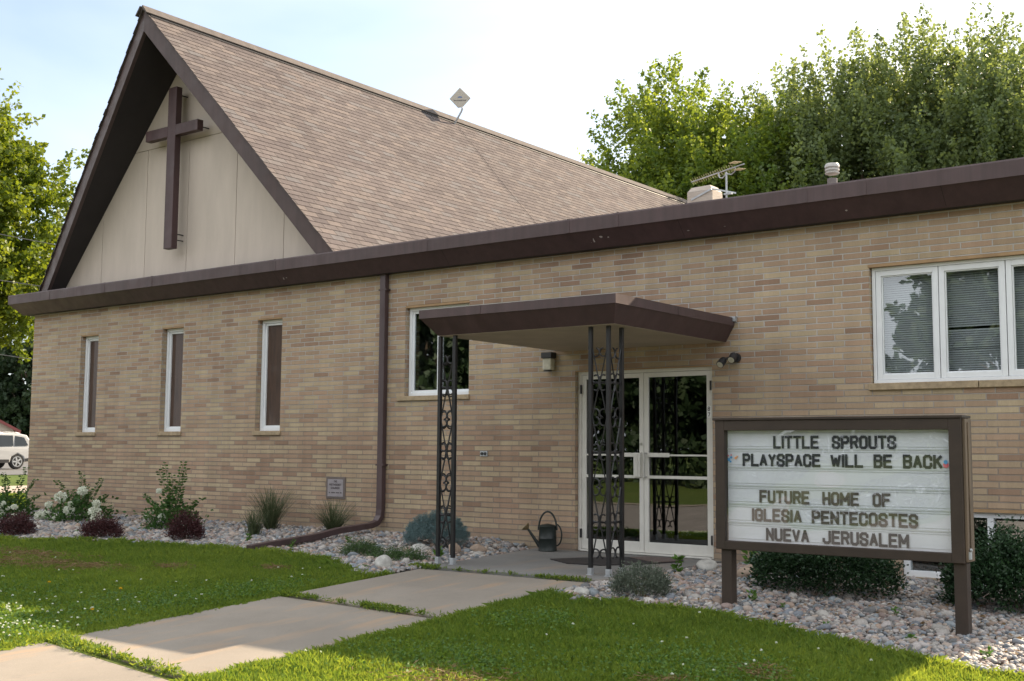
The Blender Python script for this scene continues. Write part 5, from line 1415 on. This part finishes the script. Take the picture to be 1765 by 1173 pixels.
# two big trees behind the building
x, y = tilt(-29.0, 43)
tree('maple_tree', x, y, 'bright green maple rising behind the right end of the shingled ridge', [(0, 0, 9.0, 4.0, 4.0, 4.2), (-2.6, -.5, 7.0, 2.8, 3, 3.2), (-.3, 0, 12.4, 1.5, 1.5, 2.6), (2.6, 0, 9.0, 2.8, 3, 3.6), (-3.9, 0, 7.6, 2.0, 2, 2.2), (1.2, 0, 10.8, 2.2, 2, 2.6)], 1500, 104, .135, 'maple', 101, group=None, shoot=1.5, crown_base=3)
x, y = tilt(-20.0, 43)
tree('tall_ash_tree', x, y, 'largest grey green tree filling the sky above the flat roof', [(0, 0, 8.0, 5.5, 4.5, 4.6), (-3.2, 0, 11.2, 1.9, 2.2, 2.5), (-.9, -.5, 12.1, 1.7, 2.2, 2.4), (1.4, .4, 12.5, 1.8, 2.2, 2.4), (3.8, 0, 11.8, 2.2, 2.4, 2.5), (-4.4, 0, 7.6, 2.4, 2.5, 3.5), (5.0, 0, 8.6, 3.0, 3.0, 4.6)], 2500, 112, .13, 'ash', 102, trunk_r=.4, up=1.0, shoot=1.9, crown_base=3, jit=.12, hollow=.35)
x, y = tilt(-12.0, 46)
tree('ash_tree', x, y, 'grey green tree cut off by the right edge of the photo', [(0, 0, 7.8, 5.0, 4.5, 4.4), (0, 0, 10.2, 3.2, 2.6, 2.0), (-3.5, 0, 7.0, 3, 3, 4)], 1100, 90, .135, 'ash', 103, trunk_r=.35, up=1.1, shoot=1.8, crown_base=3, jit=.11, hollow=.45)
x, y = tilt(-25.2, 52)
tree('maple_tree', x, y, 'darker maple filling the gap between the two big trees', [(0, 0, 6.2, 4.5, 4, 4.2), (-3, 0, 5, 3, 3, 3.6), (3, 0, 6.5, 3.4, 3, 4.6)], 650, 60, .18, 'ash', 104, shoot=1.5, crown_base=2, hollow=.45)
# left tree and the dark evergreens beyond
x, y = tilt(-64.7, 40)
tree('yellow_green_maple', x, y, 'sunlit yellow green maple beyond the left corner of the church', [(-.6, -.6, 8.4, 3.4, 3.6, 4.0), (.6, 1.2, 6.0, 2.2, 2.6, 1.4), (1.0, 2.4, 9.0, 1.5, 2.9, .65), (1.1, 1.8, 6.5, 1.6, 2.4, .9), (.3, 1.2, 10.4, 1.4, 2.2, .7), (-.4, .1, 11.6, 1.4, 1.8, .7), (0, 0, 6.2, 3, 3.6, 1.6)], 1600, 100, .14, 'maple_left', 105, up=.05, shoot=1.7, crown_base=6.6, jit=.10, hollow=.4)
for k, (az, dd, hh, rr, lb) in enumerate(((-60.6, 104, 10.5, 3.2, 'dark evergreen behind the small garage'), (-59.0, 100, 12.0, 3.0, 'dark evergreen touching the left church corner'), (-57.0, 102, 11.0, 3.0, 'dark evergreen mostly hidden behind the church corner'), (-62.6, 108, 12, 3.6, 'dark evergreen at the far left edge'))):
    x, y = tilt(az, dd)
    tree('dark_evergreen', x, y, lb, [(0, 0, hh * .45, rr, rr, hh * .45), (0, 0, hh * .2, rr * 1.2, rr * 1.2, hh * .25), (0, 0, hh * .8, rr * .5, rr * .5, hh * .25)], 420, 40, .34, 'conifer', 110 + k, trunk_r=.2, up=-.2, group='dark evergreens beyond the car park', shoot=1.0, crown_base=.4, hollow=.2)
# trees across the street, seen mirrored in the panes
for k, (x, y, s, lb) in enumerate(((-47, -30, 1.2, 'broad street tree seen in the door glass reflection'), (-36, -32, 1.3, 'tall street tree reflected in the left door pane'), (-28.5, -31, .95, 'round street tree reflected in the right door pane'), (-11.6, -30, 1.2, 'street tree reflected in the sliding window'),
                                (-3, -33, 1.3, 'tall street tree reflected in the casement window'), (-58, -33, 1.3, 'far street tree reflected at the left of the doors'), (15, -30, 1.0, 'low street tree reflected beside the sky in the casement'))):
    tree('street_tree', x, y, lb, [(0, 0, 6.5 * s, 4.6 * s, 4 * s, 4.2 * s), (1.5, 0, 9.5 * s, 2.6 * s, 2.4 * s, 2.4 * s), (-3, 0, 5 * s, 3 * s, 3 * s, 3 * s), (3, 0, 4.5 * s, 3 * s, 3 * s, 3 * s)], 620, 50, .42, 'conifer', 120 + k, group='trees across the street', shoot=1.6, crown_base=2.0)
# clipped hedge across the street
rng = np.random.default_rng(140); hed = empty('hedge', (-20, -27, 0), 'long dark hedge across the street mirrored low in the door glass', 'hedge')
n = 14000; P = np.stack([rng.uniform(-45, 45, n), rng.uniform(-.8, .8, n), 2.4 * rng.random(n)**.7], 1)
leafpart('foliage', hed, P, rng.normal(size=(n, 3)), np.full(n, .4), rng.random(n), M['conifer'], rng, .8)

# ------------------------------------------------------------------ garage, car, wires at the far left
GX, GY = -73.6, 42.5
vdir = Vector((GX, GY, 0)).normalized(); rdir = Vector((-vdir.y * -1, -vdir.x, 0)); rdir = Vector((vdir.y, -vdir.x, 0))
gzv = float(gz(GX, GY))
ga = empty('garage', (GX, GY, gzv), 'small pale sided garage with a red roof behind the white car', 'garage')
ga.rotation_euler = (0, 0, math.atan2(rdir.y, rdir.x))
hgt = 3.02 - gzv; wdt = 6.4; pk_ = hgt + 1.75
c = MB()
c.prism([(-wdt, -.1), (0, -.1), (0, hgt), (-wdt / 2, pk_ - .12), (-wdt, hgt)], 0, 7, 'y')
c.build('wall', M['siding'], ga, local=True)
c = MB()
for k in range(14): c.box(-wdt + .01, .0 - .01, -.012, -.0, .05 + k * .16, .18 + k * .16)
c.build('clapboard', M['siding'], ga, local=True)
c = MB(); sl_ = (pk_ - hgt) / (wdt / 2)
for s_ in (1, -1):
    A = Vector((-wdt / 2, 0, pk_)); B = Vector((-wdt / 2 + s_ * (wdt / 2 + .45), 0, pk_ - sl_ * (wdt / 2 + .45)))
    c.add([A + Vector((0, -.35, 0)), B + Vector((0, -.35, 0)), B + Vector((0, 7.3, 0)), A + Vector((0, 7.3, 0)), A + Vector((0, -.35, -.2)), B + Vector((0, -.35, -.2)), B + Vector((0, 7.3, -.2)), A + Vector((0, 7.3, -.2))],
          [(0, 1, 2, 3), (7, 6, 5, 4), (0, 4, 5, 1), (1, 5, 6, 2), (2, 6, 7, 3)])
c.build('roof', M['red_roof'], ga, local=True)
c = MB(); c.box(-4.4, -.75, -.03, -.0125, 0, hgt - .42); gd = c.build('garage_door', M['white'], ga, local=True)
c = MB(); c.box(-.75, -.60, -.04, -.0125, 0, hgt - .30); c.box(-4.55, -4.4, -.04, -.0125, 0, hgt - .30); c.box(-4.4, -.75, -.04, -.0305, hgt - .42, hgt - .30); c.build('door_trim', M['red_trim'], ga, local=True)

CD = 61.5; cx_, cy_ = tilt(-60.22, CD); cz_ = float(gz(cx_, cy_))
vdir = Vector((cx_, cy_, 0)).normalized(); ldir = Vector((-vdir.y, vdir.x, 0))   # towards the left of the picture
car = empty('parked_car', (cx_, cy_, cz_), 'white hatchback sport utility car parked beside the church', 'car')
car.rotation_euler = (0, 0, math.atan2(ldir.y, ldir.x) + R(30))      # local +x = car's front (left in the picture); origin under the rear wheel; -y... side faces camera
prof = [(-.86, .42), (-.92, .62), (-.93, .95), (-.86, 1.12), (-.62, 1.45), (-.50, 1.62), (-.1, 1.69), (1.0, 1.71), (1.75, 1.64), (2.25, 1.36), (2.60, 1.12), (3.35, 1.02), (3.62, .88), (3.68, .60), (3.62, .38), (3.15, .32), (3.05, .58), (2.75, .72), (2.45, .58), (2.35, .30), (.38, .30), (.30, .58), (0, .74), (-.30, .58), (-.38, .34)]
def car_body(mb, prof, w):
    n = len(prof); rows = []
    for y_, ins in ((-w, .0), (-w * .97, 0), (w * .97, 0), (w, .0)):
        rows.append([(x_, y_ * (1 - .16 * max(0, min(1, (z_ - 1.0) / .7))), z_) for x_, z_ in prof])
    rows = [rows[0], rows[3]]
    k = len(mb.v); mb.v += rows[0] + rows[1]
    mb.f += [tuple(range(k, k + n)), tuple(range(k + 2 * n - 1, k + n - 1, -1))] + [(k + i, k + n + i, k + n + (i + 1) % n, k + (i + 1) % n) for i in range(n)]; mb.mi += [0] * (n + 2)
c = MB(); car_body(c, prof, .92); c.build('body', M['car_white'], car, local=True, bevel=.05)
def side_pt(x_, z_, s_): return (x_, s_ * (.92 * (1 - .16 * max(0, min(1, (z_ - 1.0) / .7))) + .006), z_)
for s_ in (1, -1):
    for poly in ([(-.55, 1.12), (-.36, 1.50), (.10, 1.58), (.16, 1.09)], [(.22, 1.09), (.20, 1.59), (1.02, 1.60), (1.06, 1.06)], [(1.12, 1.06), (1.08, 1.60), (1.62, 1.54), (2.12, 1.22), (2.16, 1.06)]):
        c = MB(); c.add([side_pt(a, b_, s_) for a, b_ in poly], [tuple(range(4 if len(poly) == 4 else 5))]); c.build('side_window', M['car_glass'], car, local=True, fix=False)
    c = MB(); c.add([side_pt(a, b_, s_) for a, b_ in ((.42, .31), (2.32, .31), (2.36, .46), (.40, .46))], [(0, 1, 2, 3)]); c.add([side_pt(a, b_, s_) for a, b_ in ((-.86, .40), (-.40, .36), (-.36, .50), (-.90, .56))], [(0, 1, 2, 3)]); c.build('sill_trim', M['car_black'], car, local=True, fix=False)
    c = MB(); c.box(-.90, -.62, s_ * .865 - .06, s_ * .865 + .06, .86, 1.05); c.build('tail_light', M['red_tail'], car, local=True, bevel=.02)
    for wx in (0, 2.75):
        c = MB(); c.lathe((wx, s_ * .80, .36), [(.0, -.11), (.26, -.11), (.34, -.10), (.36, -.07), (.36, .07), (.34, .10), (.26, .11), (0, .11)], 28, axis='y'); wh = c.build('wheel', M['tyre'], car, local=True, smooth=True)
        c = MB(); yo = s_ * (.80 + .113)
        for a in range(5):
            q = 6.283 * a / 5; c.obox((wx + math.cos(q) * .13, yo, .36 + math.sin(q) * .13), (math.cos(q) * .12, 0, math.sin(q) * .12), (0, .006, 0), (-math.sin(q) * .035, 0, math.cos(q) * .035))
        c.lathe((wx, yo - .006, .36), [(.245, .0), (.245, .012), (.215, .012), (.215, 0)], 24, axis='y'); c.build('rim', M['galv'], wh, local=True)
c = MB(); c.add([(-.665, -.62, 1.42), (-.665, .62, 1.42), (-.885, .74, 1.10), (-.885, -.74, 1.10)], [(0, 1, 2, 3)]); c.build('rear_window', M['car_glass'], car, local=True, fix=False)
for s_ in (1, -1):
    c = MB(); c.tube([(-.2, s_ * .66, 1.70), (0, s_ * .66, 1.735), (1.2, s_ * .66, 1.745), (1.4, s_ * .66, 1.70)], .016, 6); c.build('roof_rail', M['galv'], car, local=True)

for k, (za, zb, lb) in enumerate(((6.72, 6.55, 'topmost thin utility wire crossing the left tree'), (5.63, 5.50, 'middle utility wire crossing the left tree'), (3.89, 3.72, 'lowest utility wire in front of the dark evergreens'))):
    A = np.array((-26.22, 14.57, za)); B = np.array((-25.6, 15.65, zb)); d = (B - A)
    P0 = A - d * 14; P1 = A + d * 9; pts = []
    for t in np.linspace(0, 1, 24):
        p = P0 + (P1 - P0) * t; pts.append(tuple(p + np.array([0, 0, .25 * ((2 * t - 1)**2) - .09])))
    c = MB(); c.tube(pts, .011, 6); meta(c.build('utility_wire', M['wire'], None, smooth=True), lb, 'wire', 'utility wires at the left')
